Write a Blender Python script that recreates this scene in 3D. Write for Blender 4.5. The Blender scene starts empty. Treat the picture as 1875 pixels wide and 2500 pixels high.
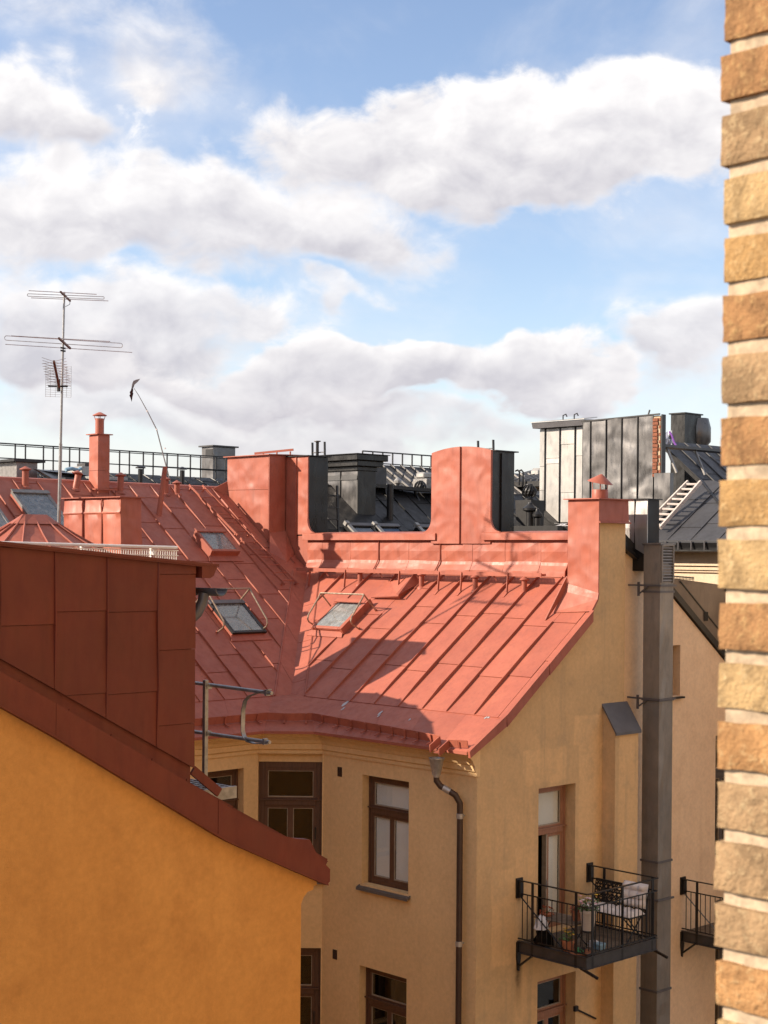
import bpy, math, random
from mathutils import Vector, Matrix, noise
random.seed(7)
rnd = random.uniform
sc = bpy.context.scene

# ------------------------------------------------------------------ camera
FPX, CX, YH, ROLL = 3750.0, 937.5, 1350.0, 0.008       # focal length and principal point in photo pixels (1875 x 2500)
cam = bpy.data.cameras.new('camera'); cam_o = bpy.data.objects.new('camera', cam)
sc.collection.objects.link(cam_o); sc.camera = cam_o
cam.sensor_fit = 'VERTICAL'; cam.sensor_height = 36.0; cam.lens = 36.0 * FPX / 2500.0
cam.shift_y = (YH - 1250.0) / 2500.0
cam.clip_start = 0.05; cam.clip_end = 3000
cam_o.location = (0, 0, 0)
cam_o.rotation_euler = (Matrix.Rotation(math.pi / 2, 4, 'X') @ Matrix.Rotation(ROLL, 4, 'Z')).to_euler()
cam.dof.use_dof = True; cam.dof.focus_distance = 27.0; cam.dof.aperture_fstop = 13.0

# ------------------------------------------------------------------ sun and exposure
SUN_EL, SUN_AZ = math.radians(27.0), math.radians(-95.0)    # azimuth from +Y, clockwise seen from above
sdir = Vector((math.sin(SUN_AZ) * math.cos(SUN_EL), math.cos(SUN_AZ) * math.cos(SUN_EL), math.sin(SUN_EL)))
sun = bpy.data.lights.new('sun', 'SUN'); sun_o = bpy.data.objects.new('sun', sun); sc.collection.objects.link(sun_o)
sun.energy = 5.0; sun.angle = math.radians(0.5); sun.color = (1.0, 0.86, 0.70)
sun_o.rotation_euler = (-sdir).to_track_quat('-Z', 'Y').to_euler(); sun_o.location = (-40, 0, 40)
sc.view_settings.view_transform = 'Standard'; sc.view_settings.look = 'None'
sc.view_settings.exposure = 0.8; sc.view_settings.gamma = 1.0; sc.view_settings.use_curve_mapping = False
sc.cycles.max_bounces = 8; sc.cycles.diffuse_bounces = 4; sc.cycles.use_denoising = True

# ------------------------------------------------------------------ sky: Nishita plus cumulus
world = bpy.data.worlds.new('World'); sc.world = world; world.use_nodes = True
class NT:
    """thin node-tree writer"""
    def __init__(s, tree): s.t = tree; s.n = tree.nodes; s.l = tree.links
    def new(s, typ, **kw):
        n = s.n.new(typ)
        for k, v in kw.items(): setattr(n, k, v)
        return n
    def put(s, sock, val):
        if isinstance(val, bpy.types.NodeSocket): s.l.new(val, sock)
        elif val is not None: sock.default_value = val
    def m(s, op, a, b=None, c=None, clamp=False):
        n = s.new('ShaderNodeMath', operation=op, use_clamp=clamp)
        for i, v in enumerate((a, b, c)):
            if v is not None: s.put(n.inputs[i], v)
        return n.outputs[0]
    def vm(s, op, a, b=None):
        n = s.new('ShaderNodeVectorMath', operation=op); s.put(n.inputs[0], a)
        if b is not None: s.put(n.inputs[1], b)
        return n.outputs[0]
    def rng(s, v, a, b, c=0.0, d=1.0, smooth=True):
        n = s.new('ShaderNodeMapRange', interpolation_type='SMOOTHSTEP' if smooth else 'LINEAR')
        for i, x in enumerate((v, a, b, c, d)): s.put(n.inputs[i], x)
        return n.outputs[0]
    def noise(s, vec, scale, detail=3.0, rough=0.55, dist=0.0):
        n = s.new('ShaderNodeTexNoise'); s.put(n.inputs['Vector'], vec); n.inputs['Scale'].default_value = scale
        n.inputs['Detail'].default_value = detail; n.inputs['Roughness'].default_value = rough; n.inputs['Distortion'].default_value = dist
        return n.outputs['Fac']
    def mix(s, f, a, b, mode='MIX'):
        n = s.new('ShaderNodeMix', data_type='RGBA', blend_type=mode)
        s.put(n.inputs[0], f); s.put(n.inputs[6], a); s.put(n.inputs[7], b)
        return n.outputs[2]
    def comb(s, x, y, z):
        n = s.new('ShaderNodeCombineXYZ'); s.put(n.inputs[0], x); s.put(n.inputs[1], y); s.put(n.inputs[2], z); return n.outputs[0]
    def sep(s, v):
        n = s.new('ShaderNodeSeparateXYZ'); s.put(n.inputs[0], v); return n.outputs

# cumulus decks from the farthest (lowest) to the nearest: (y of base, y of tops, opacity, edge softness, [(pixel x, pixel y, half width, half height, weight)...], [gaps])
DECKS = [
 (1140, 960, .85, .55, [(150, 1030, 420, 100, .9), (620, 1060, 420, 70, .95), (1000, 1070, 300, 60, .8), (1400, 1080, 300, 50, .5)], []),
 (1030, 985, .85, .40, [(700, 1010, 260, 32, .85), (900, 1040, 120, 30, .6)], []),
 (900, 700, .92, .45, [(350, 800, 330, 110, .95), (80, 880, 260, 110, .8), (600, 760, 130, 70, .5), (250, 930, 300, 60, .6), (1690, 790, 170, 80, 1.15), (1600, 830, 80, 60, .4)], [(690, 800, 60, 60, .4)]),
 (1015, 825, .96, .30, [(830, 900, 190, 75, 1.0), (600, 960, 260, 60, .8), (1080, 920, 220, 70, .9), (1300, 930, 180, 80, .85), (1470, 930, 130, 90, .95), (950, 970, 520, 40, .5)], [(1050, 800, 200, 40, .5), (1720, 960, 100, 80, .6)]),
 (790, 700, .80, .40, [(870, 740, 95, 34, .95), (1190, 780, 70, 30, .5)], []),
 (760, 410, .95, .50, [(260, 530, 330, 90, 1.0), (760, 560, 300, 100, .95), (1000, 640, 170, 70, .6), (500, 640, 420, 80, .7), (60, 620, 220, 110, .6)], [(1250, 660, 160, 120, .5), (350, 700, 120, 30, .3)]),
 (450, 185, .95, .45, [(30, 310, 190, 120, 1.15), (200, 380, 130, 60, .5)], [(400, 320, 130, 90, .8)]),
 (270, -20, .85, .80, [(160, 40, 330, 100, .95), (500, 150, 190, 100, .95), (700, 20, 200, 50, .45)], [(720, 90, 120, 80, .5), (330, 300, 120, 50, .5)]),
 (590, 130, .97, .32, [(1060, 300, 190, 130, 1.0), (1270, 320, 230, 150, 1.0), (1500, 290, 200, 140, 1.05), (820, 330, 220, 110, .75), (1330, 470, 260, 70, .55), (1690, 350, 130, 90, .6), (620, 400, 130, 60, .3)], [(420, 300, 150, 90, .5), (1700, 150, 120, 70, .5), (1720, 520, 160, 60, .4), (1000, 60, 400, 60, .4)])]
SKY_S, CLOUD_S = .118, .585
def build_sky():
    w = NT(world.node_tree); w.n.clear()
    out = w.new('ShaderNodeOutputWorld'); tc = w.new('ShaderNodeTexCoord'); dv = tc.outputs['Generated']
    sky = w.new('ShaderNodeTexSky', sky_type='NISHITA', sun_disc=False, sun_elevation=SUN_EL, sun_rotation=SUN_AZ, altitude=30, air_density=1.0, dust_density=.4, ozone_density=1.3)
    x, y, z = w.sep(dv)[0:3]; az = w.m('ARCTAN2', x, y); el = w.m('ARCSINE', z)
    st = w.comb(x, y, w.m('MULTIPLY', z, 1.45))
    wn = w.new('ShaderNodeTexNoise'); w.put(wn.inputs['Vector'], st); wn.inputs['Scale'].default_value = 11.0; wn.inputs['Detail'].default_value = 4.0
    ae = w.vm('ADD', w.comb(az, el, 0.0), w.vm('MULTIPLY', w.vm('SUBTRACT', wn.outputs['Color'], (.5, .5, .5)), (.16, .10, 0)))
    sx = w.vm('ADD', st, (-.006, 0, .016))
    n1 = w.noise(st, 8.0, 8.0, .56, .3); n2 = w.noise(st, 27.0, 6.0, .6, .35); n3 = w.noise(sx, 27.0, 3.0, .55, .35)
    base = w.m('MULTIPLY_ADD', w.m('SUBTRACT', n1, .5), 1.9, w.m('MULTIPLY', w.m('SUBTRACT', n2, .5), 1.15))
    relief = w.m('ADD', w.m('MULTIPLY', w.m('SUBTRACT', n2, n3), 1.15), w.m('MULTIPLY', w.m('SUBTRACT', n1, .5), .55))
    elw = w.m('ADD', w.sep(ae)[1], 0.0)
    away = w.m('MAXIMUM', w.rng(w.m('ABSOLUTE', az), .30, .55), w.rng(el, .36, .55))
    def lump(px, py, rx, ry, wt):
        a0 = math.atan((px - CX) / FPX); e0 = math.atan((YH - py) / FPX)
        n = w.new('ShaderNodeVectorMath', operation='MULTIPLY_ADD'); w.put(n.inputs[0], ae); n.inputs[1].default_value = (FPX / rx, FPX / ry, 0); n.inputs[2].default_value = (-a0 * FPX / rx, -e0 * FPX / ry, 0)
        d = w.new('ShaderNodeVectorMath', operation='DOT_PRODUCT'); w.put(d.inputs[0], n.outputs[0]); w.put(d.inputs[1], n.outputs[0]); v = d.outputs['Value']
        return w.m('DIVIDE', wt, w.m('MULTIPLY_ADD', v, w.m('MULTIPLY_ADD', v, 1.0, .35), 1.0))
    acc = None; trans = None
    def deck(alpha, shade):
        nonlocal acc
        col = w.mix(shade, (.59, .57, .625, 1), (1.09, 1.06, 1.045, 1))
        acc = (alpha, col) if acc is None else (w.m('SUBTRACT', w.m('ADD', acc[0], alpha), w.m('MULTIPLY', acc[0], alpha)), w.mix(alpha, acc[1], col))
    # thin veil and horizon haze everywhere, then the same broken cover all round the sky
    veil = w.m('MAXIMUM', w.m('MULTIPLY', w.rng(n1, .38, .76), .42), w.m('MULTIPLY', w.rng(el, .13, .01), w.rng(n1, .30, .60, .62, .95)))
    deck(veil, w.m('MULTIPLY_ADD', relief, .6, w.rng(el, .02, .16, .50, .85), clamp=True))
    deck(w.m('MULTIPLY', w.rng(w.m('MULTIPLY_ADD', away, .36, base), .16, .62), away), w.m('MULTIPLY_ADD', relief, .9, .55, clamp=True))
    for (yb, yt, op, soft, lumps, gaps) in DECKS:
        tot = w.m('SUBTRACT', base, .20)
        for l in lumps: tot = w.m('ADD', tot, lump(*l))
        for l in gaps: tot = w.m('SUBTRACT', tot, lump(*l))
        h = w.rng(elw, math.atan((YH - yb) / FPX), math.atan((YH - yt) / FPX), 0.0, 1.0, False)
        a1 = w.m('MULTIPLY_ADD', h, -soft * .55, .24 + soft * 1.75)
        alpha = w.m('MULTIPLY', w.rng(tot, .14, a1), op)
        dk = w.rng(tot, .45, 1.7)
        sh = w.m('ADD', w.m('MULTIPLY_ADD', h, .95, .10), relief); sh = w.m('SUBTRACT', sh, w.m('MULTIPLY', dk, .16), clamp=True)
        deck(alpha, sh)
    low = w.rng(z, .26, .0)
    b1 = w.new('ShaderNodeBackground'); w.put(b1.inputs[0], w.mix(1.0, sky.outputs[0], (1.04, .96, .98, 1), 'MULTIPLY')); b1.inputs[1].default_value = SKY_S
    col = w.mix(w.m('MULTIPLY', low, .22), acc[1], (.84, .80, .83, 1))
    b2 = w.new('ShaderNodeBackground'); w.put(b2.inputs[0], col); b2.inputs[1].default_value = CLOUD_S
    mx = w.new('ShaderNodeMixShader'); w.put(mx.inputs[0], acc[0]); w.l.new(b1.outputs[0], mx.inputs[1]); w.l.new(b2.outputs[0], mx.inputs[2])
    w.l.new(mx.outputs[0], out.inputs[0])
build_sky()
world.cycles.sampling_method = 'MANUAL'; world.cycles.sample_map_resolution = 256

# ------------------------------------------------------------------ survey frame: U runs back-left along the eave wall, V back-right along the gable
_a = math.radians(44)
V = Vector((math.cos(_a), math.sin(_a), 0)); U = Vector((-math.sin(_a), math.cos(_a), 0)); Z = Vector((0, 0, 1))
C0 = Vector((1.577, 25.5, 0))                      # foot of the convex wall corner by the downpipe; z = 0 is eye height
def W(u, v, z): return C0 + U * u + V * v + Z * z
def ray(x, y):
    dx, dy = x - CX, y - YH; c, s = math.cos(ROLL), math.sin(ROLL)
    return Vector(((dx * c + dy * s) / FPX, 1, -(-dx * s + dy * c) / FPX))
def hit(x, y, P, n): r = ray(x, y); return r * (P.dot(n) / r.dot(n))
def uvz(p): q = p - C0; return q.dot(U), q.dot(V), p.z
def hu(x, y, u): return uvz(hit(x, y, W(u, 0, 0), U))
def hv(x, y, v): return uvz(hit(x, y, W(0, v, 0), V))
GROUND = -17.0

# ------------------------------------------------------------------ mesh helpers
LOC = {}
def link(o): sc.collection.objects.link(o); return o
def tag(o, label, cat, group=None, kind=None):
    if label: o['label'] = label
    if cat: o['category'] = cat
    if group: o['group'] = group
    if kind: o['kind'] = kind
    return o
def thing(name, label, cat, loc, group=None):
    o = link(bpy.data.objects.new(name, None)); o.location = loc; o.empty_display_size = .2; LOC[o.name] = Vector(loc)
    return tag(o, label, cat, group)
class MB:
    def __init__(s): s.v = []; s.f = []
    def poly(s, pts):
        i = len(s.v); s.v += [Vector(p) for p in pts]; s.f.append(list(range(i, i + len(pts)))); return s
    def prism(s, pts, d):
        n = len(pts); i = len(s.v); d = Vector(d)
        s.v += [Vector(p) for p in pts] + [Vector(p) + d for p in pts]
        s.f.append(list(range(i, i + n))[::-1]); s.f.append(list(range(i + n, i + 2 * n)))
        for k in range(n): s.f.append([i + k, i + (k + 1) % n, i + n + (k + 1) % n, i + n + k])
        return s
    def loft(s, rings, cap=True, close=True):
        """rings: lists of equal length"""
        i = len(s.v); n = len(rings[0])
        for r in rings: s.v += [Vector(p) for p in r]
        for k in range(len(rings) - 1):
            for j in range(n if close else n - 1):
                a = i + k * n + j; b = i + k * n + (j + 1) % n; s.f.append([a, b, b + n, a + n])
        if cap and close: s.f.append(list(range(i, i + n))[::-1]); e = i + (len(rings) - 1) * n; s.f.append(list(range(e, e + n)))
        return s
    def fbox(s, O, A, B, N, a, b, n):
        p = lambda i, j: O + A * a[i] + B * b[j] + N * n[0]
        return s.prism([p(0, 0), p(1, 0), p(1, 1), p(0, 1)], N * (n[1] - n[0]))
    def ubox(s, u, v, z):           # box in the survey frame
        return s.prism([W(u[0], v[0], z[0]), W(u[1], v[0], z[0]), W(u[1], v[1], z[0]), W(u[0], v[1], z[0])], Z * (z[1] - z[0]))
    def tube(s, pts, r, n=8, r2=None):
        pts = [Vector(p) for p in pts]; rings = []; up = None
        for k, p in enumerate(pts):
            t = (pts[min(k + 1, len(pts) - 1)] - pts[max(k - 1, 0)]).normalized()
            if up is None: up = t.orthogonal().normalized()
            up = (up - t * up.dot(t)); up = up.normalized() if up.length > 1e-6 else t.orthogonal().normalized()
            w = t.cross(up); rr = r if r2 is None else r + (r2 - r) * k / max(1, len(pts) - 1)
            rings.append([p + (up * math.cos(6.2832 * j / n) + w * math.sin(6.2832 * j / n)) * rr for j in range(n)])
        return s.loft(rings)
    def lathe(s, P, prof, n=14, ax=None, a0=0, a1=2 * math.pi, squash=1.0):
        ax = ax or Z; x = ax.orthogonal().normalized() if abs(ax.z) < .999 else Vector((1, 0, 0)); y = ax.cross(x)
        full = abs(a1 - a0 - 2 * math.pi) < 1e-6
        s.loft([[Vector(P) + ax * h + (x * math.cos(a0 + (a1 - a0) * j / n) + y * math.sin(a0 + (a1 - a0) * j / n) * squash) * max(r, .0005) for j in range(n)] for r, h in prof])
        return s
    def bar(s, p, q, w, h, up=None):
        p, q = Vector(p), Vector(q); t = (q - p).normalized(); up = up or (Z if abs(t.z) < .95 else V)
        x = t.cross(up).normalized(); y = x.cross(t)
        return s.prism([p - x * w / 2 - y * h / 2, p + x * w / 2 - y * h / 2, p + x * w / 2 + y * h / 2, p - x * w / 2 + y * h / 2], q - p)
    def build(s, name, mat, parent=None, smooth=False, bevel=0, kind=None):
        lo = Vector([min(v[i] for v in s.v) for i in range(3)]); hi = Vector([max(v[i] for v in s.v) for i in range(3)])
        o0 = Vector(((lo.x + hi.x) / 2, (lo.y + hi.y) / 2, lo.z))
        me = bpy.data.meshes.new(name); me.from_pydata([v - o0 for v in s.v], [], s.f)
        import bmesh
        bm = bmesh.new(); bm.from_mesh(me); bmesh.ops.recalc_face_normals(bm, faces=bm.faces)
        if bevel: bmesh.ops.bevel(bm, geom=[e for e in bm.edges if len(e.link_faces) == 2 and e.calc_face_angle(0) > .5], offset=bevel, segments=1, affect='EDGES')
        bm.to_mesh(me); bm.free()
        if smooth:
            for p in me.polygons: p.use_smooth = True
            if hasattr(me, 'set_sharp_from_angle'): me.set_sharp_from_angle(angle=math.radians(40))
        me.materials.append(mat)
        o = link(bpy.data.objects.new(name, me)); place(o, o0, parent)
        if kind: o['kind'] = kind
        return o
def place(o, loc, parent=None):
    LOC[o.name] = Vector(loc); o.location = loc
    if parent: o.parent = parent; o.matrix_parent_inverse = Matrix.Translation(-LOC[parent.name])
    return o
def clip(poly, ax, val, keep_less):
    out = []
    for i in range(len(poly)):
        p, q = poly[i - 1], poly[i]; a = (val - p[ax]) * (1 if keep_less else -1); b = (val - q[ax]) * (1 if keep_less else -1)
        if (a >= 0) != (b >= 0):
            t = a / (a - b); out.append((p[0] + (q[0] - p[0]) * t, p[1] + (q[1] - p[1]) * t))
        if b >= 0: out.append(q)
    return out
def clipbox(poly, a0, a1, b0, b1):
    for ax, val, less in ((0, a0, False), (0, a1, True), (1, b0, False), (1, b1, True)):
        poly = clip(poly, ax, val, less)
        if len(poly) < 3: return []
    ar = sum(poly[i - 1][0] * poly[i][1] - poly[i][0] * poly[i - 1][1] for i in range(len(poly))) / 2
    if abs(ar) < 2e-4: return []
    out = [poly[i] for i in range(len(poly)) if (abs(poly[i][0] - poly[i - 1][0]) + abs(poly[i][1] - poly[i - 1][1])) > 1e-5]
    return out if len(out) > 2 else []
def plane_xyz(O, A, B, N): return lambda a, b, n=0.0: O + A * a + B * b + N * n
def clad(parent, O, A, B, N, polys, seams, jlen, mat, rib=(.016, .034), step=.009, rib_mat=None, rib_skip=None, gap=.004, jrand=.5, holes=()):
    """standing-seam cladding: every sheet an object, every seam an object. polys: convex, in (a, b)"""
    f = plane_xyz(O, A, B, N)
    for poly in polys:
        amin, amax = min(p[0] for p in poly), max(p[0] for p in poly); bmin, bmax = min(p[1] for p in poly), max(p[1] for p in poly)
        cuts = [amin] + [s for s in sorted(seams) if amin + .03 < s < amax - .03] + [amax]
        for k in range(len(cuts) - 1):
            b = bmin - rnd(0, jlen) * jrand
            while b < bmax:
                b2 = b + jlen * rnd(.85, 1.15)
                pl = clipbox(poly, cuts[k] + gap, cuts[k + 1] - gap, b + gap, b2 - gap)
                if pl:
                    lo = min(p[1] for p in pl); hi = max(p[1] for p in pl); m = MB(); t = [.004 + step * (hi - p[1]) / max(hi - lo, .01) for p in pl]
                    n = len(pl); m.v = [f(p[0], p[1], -.004) for p in pl] + [f(p[0], p[1], t[i]) for i, p in enumerate(pl)]
                    m.f = [list(range(n))[::-1], list(range(n, 2 * n))] + [[i, (i + 1) % n, n + (i + 1) % n, n + i] for i in range(n)]
                    m.build('metal_sheet', mat, parent)
                b = b2
        for s_ in cuts[1:-1]:
            pl = clipbox(poly, s_ - rib[0] / 2, s_ + rib[0] / 2, bmin, bmax)
            if not pl: continue
            lo = min(p[1] for p in pl); hi = max(p[1] for p in pl)
            segs = [(lo, hi)]
            for (h0, h1, c0, c1) in holes:
                if h0 < s_ < h1:
                    ns = []
                    for (x0, x1) in segs:
                        if c1 <= x0 or c0 >= x1: ns.append((x0, x1)); continue
                        if c0 > x0 + .05: ns.append((x0, c0))
                        if c1 < x1 - .05: ns.append((c1, x1))
                    segs = ns
            for (x0, x1) in segs:
                x0 += .01; x1 -= .01; m = MB(); nseg = max(2, int((x1 - x0) / .5)); w = rib[0] / 2
                rings = []
                for i in range(nseg + 1):
                    b = x0 + (x1 - x0) * i / nseg; j = rnd(-.004, .004); h = rib[1] * rnd(.85, 1.08) * (1 if 0 < i < nseg else .6)
                    rings.append([f(s_ - w + j, b, 0), f(s_ + w + j, b, 0), f(s_ + w * .6 + j * 2, b, h), f(s_ - w * .6 + j * 2, b, h)])
                m.loft(rings); m.build('seam', rib_mat or mat, parent)
def wall(parent, name, O, A, N, poly, holes, mat, thick=.35):
    """plane wall with rectangular openings; poly convex in (a, z)"""
    xs = sorted({min(p[0] for p in poly), max(p[0] for p in poly)} | {h[0] for h in holes} | {h[1] for h in holes})
    zs = sorted({min(p[1] for p in poly), max(p[1] for p in poly)} | {h[2] for h in holes} | {h[3] for h in holes})
    m = MB(); f = plane_xyz(O, A, Z, N)
    for i in range(len(xs) - 1):
        j = 0
        while j < len(zs) - 1:
            inside = lambda jj: any(h[0] <= xs[i] + 1e-6 and h[1] >= xs[i + 1] - 1e-6 and h[2] <= zs[jj] + 1e-6 and h[3] >= zs[jj + 1] - 1e-6 for h in holes)
            if inside(j): j += 1; continue
            k = j
            while k + 1 < len(zs) - 1 and not inside(k + 1): k += 1
            pl = clipbox(poly, xs[i], xs[i + 1], zs[j], zs[k + 1])
            if pl: m.prism([f(p[0], p[1], 0) for p in pl], N * -thick)
            j = k + 1
    return m.build(name, mat, parent)
# ------------------------------------------------------------------ materials (all procedural, in world position)
def new_mat(name):
    m = bpy.data.materials.new(name); m.use_nodes = True; t = NT(m.node_tree); b = t.n['Principled BSDF']; return m, t, b
def pos(t): return t.new('ShaderNodeNewGeometry').outputs['Position']
def bump(t, b, h, strength, dist):
    n = t.new('ShaderNodeBump'); n.inputs['Strength'].default_value = strength; n.inputs['Distance'].default_value = dist
    t.put(n.inputs['Height'], h); t.l.new(n.outputs[0], b.inputs['Normal'])
def c4(c): return (c[0], c[1], c[2], 1)
def sheet_metal(name, c, c2, rough=.45, metal=0.0, dent=.5, dents_scale=1.4, spec=.5, per=.10, dirt=None, dirt_amt=.4, grain=True):
    m, t, b = new_mat(name); p = pos(t)
    n1 = t.noise(p, 1.1, 4, .6); n2 = t.noise(t.vm('MULTIPLY', p, (1, 1, .35)), 7.0, 5, .65)
    col = t.mix(t.rng(n1, .3, .7), c4(c), c4(c2))
    oi = t.new('ShaderNodeObjectInfo').outputs['Random']
    col = t.mix(1.0, col, t_gray(t, t.rng(oi, 0, 1, 1 - per, 1 + per, False)), 'MULTIPLY')
    n4 = t.noise(p, 3.4, 7, .7, .4); n5 = t.noise(t.vm('MULTIPLY', p, (6, 6, .8)), 2.4, 4, .6)
    col = t.mix(1.0, col, t_gray(t, t.m('MULTIPLY', t.rng(n4, .28, .72, .90, 1.09, False), t.rng(n5, .5, .75, 1.0, .86))), 'MULTIPLY')
    if dirt: col = t.mix(t.m('MULTIPLY', t.rng(n2, .48, .75), dirt_amt), col, c4(dirt))
    t.put(b.inputs['Base Color'], col); b.inputs['Metallic'].default_value = metal; b.inputs['Specular IOR Level'].default_value = spec
    t.put(b.inputs['Roughness'], t.rng(n2, .3, .7, rough - .08, rough + .12))
    h = t.m('ADD', t.m('MULTIPLY', t.noise(p, dents_scale, 1, .45, .25), dent), t.m('MULTIPLY', t.noise(p, 38.0, 3, .6), .012))
    bump(t, b, h, 1.0, .06)
    return m
def t_gray(t, v):
    n = t.new('ShaderNodeCombineColor'); [t.put(n.inputs[i], v) for i in range(3)]; return n.outputs[0]
def plaster(name, c, c2, stain=None, stain_amt=.5, streak=.3, grain=.004, big=.5, patches=(), patch_col=None, soot=()):
    m, t, b = new_mat(name); p = pos(t)
    n1 = t.noise(p, .55, 6, .62, .5); n2 = t.noise(p, 2.3, 7, .62, .15); n3 = t.noise(t.vm('MULTIPLY', p, (3.2, 3.2, .22)), 1.6, 5, .6)
    col = t.mix(t.rng(n1, .34, .66), c4(c), c4(c2))
    if patches:                      # later repairs: roughly rectangular areas in a fresher tone
        d = t.vm('SUBTRACT', p, tuple(C0)); vv = t.new('ShaderNodeVectorMath', operation='DOT_PRODUCT'); t.put(vv.inputs[0], d); vv.inputs[1].default_value = V
        v_ = t.m('ADD', vv.outputs['Value'], t.m('MULTIPLY', t.m('SUBTRACT', n2, .5), .22)); z_ = t.m('ADD', t.sep(p)[2], t.m('MULTIPLY', t.m('SUBTRACT', t.noise(p, 3.3, 4), .5), .22))
        mask = None
        for (v0, v1, z0, z1) in patches:
            k = t.m('MULTIPLY', t.m('MULTIPLY', t.rng(v_, v0, v0 + .05), t.rng(v_, v1, v1 - .05)), t.m('MULTIPLY', t.rng(z_, z0, z0 + .05), t.rng(z_, z1, z1 - .05)))
            mask = k if mask is None else t.m('MAXIMUM', mask, k)
        col = t.mix(t.m('MULTIPLY', mask, .75), col, c4(patch_col))
    if stain:
        col = t.mix(t.m('MULTIPLY', t.rng(n2, .45, .75), stain_amt), col, c4(stain))
        col = t.mix(t.m('MULTIPLY', t.rng(n3, .50, .78), streak), col, c4(stain))
    for (v0, z0, ln, wd) in soot:      # run-off stains below iron brackets
        dv_ = t.m('ABSOLUTE', t.m('SUBTRACT', t.m('MULTIPLY_ADD', t.m('SUBTRACT', n3, .5), .10, vv.outputs['Value']), v0)); zz_ = t.sep(p)[2]
        k = t.m('MULTIPLY', t.rng(dv_, wd, 0.0), t.m('MULTIPLY', t.rng(zz_, z0 - ln, z0), t.rng(zz_, z0 + .15, z0)))
        col = t.mix(t.m('MULTIPLY', t.m('MULTIPLY', k, t.rng(n2, .25, .7, .5, 1.3)), .8, clamp=True), col, (.035, .028, .02, 1))
    fine = t.noise(p, 14.0, 5, .7)
    col = t.mix(1.0, col, t_gray(t, t.rng(fine, .25, .75, .89, 1.10, False)), 'MULTIPLY')
    t.put(b.inputs['Base Color'], col); b.inputs['Roughness'].default_value = .92; b.inputs['Specular IOR Level'].default_value = .15
    h = t.m('ADD', t.m('MULTIPLY', t.noise(p, 55.0, 4, .7), grain), t.m('MULTIPLY', t.noise(p, 2.2, 3, .5), .02 * big))
    bump(t, b, h, .8, 1.0)
    return m
def plain(name, c, rough=.5, metal=0.0, var=.15, scale=6.0, bmp=0.0, spec=.5, stretch=(1, 1, 1), per=0.0):
    m, t, b = new_mat(name); p = t.vm('MULTIPLY', pos(t), stretch); n = t.noise(p, scale, 5, .62)
    col = t.mix(t.rng(n, .3, .7), c4([x * (1 - var) for x in c]), c4([min(1, x * (1 + var)) for x in c]))
    if per:
        oi = t.new('ShaderNodeObjectInfo').outputs['Random']; col = t.mix(1.0, col, t_gray(t, t.rng(oi, 0, 1, 1 - per, 1 + per, False)), 'MULTIPLY')
    t.put(b.inputs['Base Color'], col); b.inputs['Roughness'].default_value = rough; b.inputs['Metallic'].default_value = metal; b.inputs['Specular IOR Level'].default_value = spec
    if bmp: bump(t, b, n, .6, bmp)
    return m
def glass_mat(name, tint=(.95, .965, .955), rough=.02, dirt=.0):
    m, t, b = new_mat(name); out = t.n['Material Output']
    tr = t.new('ShaderNodeBsdfTransparent'); tr.inputs[0].default_value = c4(tint)
    gl = t.new('ShaderNodeBsdfGlossy'); gl.inputs['Color'].default_value = (1, 1, 1, 1); gl.inputs['Roughness'].default_value = rough
    lw = t.new('ShaderNodeLayerWeight'); lw.inputs[0].default_value = .5; fc = lw.outputs['Facing']
    mx = t.new('ShaderNodeMixShader'); t.put(mx.inputs[0], t.m('MULTIPLY_ADD', t.m('POWER', fc, 4.0), .85, .05, clamp=True)); t.l.new(tr.outputs[0], mx.inputs[1]); t.l.new(gl.outputs[0], mx.inputs[2])
    last = mx.outputs[0]
    if dirt:
        df = t.new('ShaderNodeBsdfDiffuse'); df.inputs[0].default_value = (.55, .56, .55, 1)
        m2 = t.new('ShaderNodeMixShader'); n = t.noise(t.vm('MULTIPLY', pos(t), (2.5, 2.5, .8)), 4.0, 5, .7)
        t.put(m2.inputs[0], t.rng(n, .3, .8, dirt * .4, dirt)); t.l.new(last, m2.inputs[1]); t.l.new(df.outputs[0], m2.inputs[2]); last = m2.outputs[0]
    t.l.new(last, out.inputs[0])
    return m
def brick_mat(name, c, c2, spot):
    m, t, b = new_mat(name); p = pos(t); oi = t.new('ShaderNodeObjectInfo').outputs['Random']
    q = t.vm('ADD', p, t.comb(t.m('MULTIPLY', oi, 9.0), t.m('MULTIPLY', oi, 5.0), t.m('MULTIPLY', oi, 7.0)))
    n1 = t.noise(q, 16.0, 7, .7, .8); n2 = t.noise(q, 75.0, 5, .7); n3 = t.noise(q, 160.0, 3, .6)
    col = t.mix(t.rng(n1, .36, .62), c4([x * .82 for x in c2]), c4([x * 1.12 for x in c])); col = t.mix(t.m('MULTIPLY', t.rng(n2, .50, .68), .85), col, c4(spot))
    col = t.mix(t.m('MULTIPLY', t.rng(n3, .62, .74), .5), col, c4([x * .35 for x in c]))
    t.put(b.inputs['Base Color'], col); b.inputs['Roughness'].default_value = .9; b.inputs['Specular IOR Level'].default_value = .15
    bump(t, b, t.m('ADD', n2, t.m('MULTIPLY', n3, .8)), .9, .005)
    return m

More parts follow.
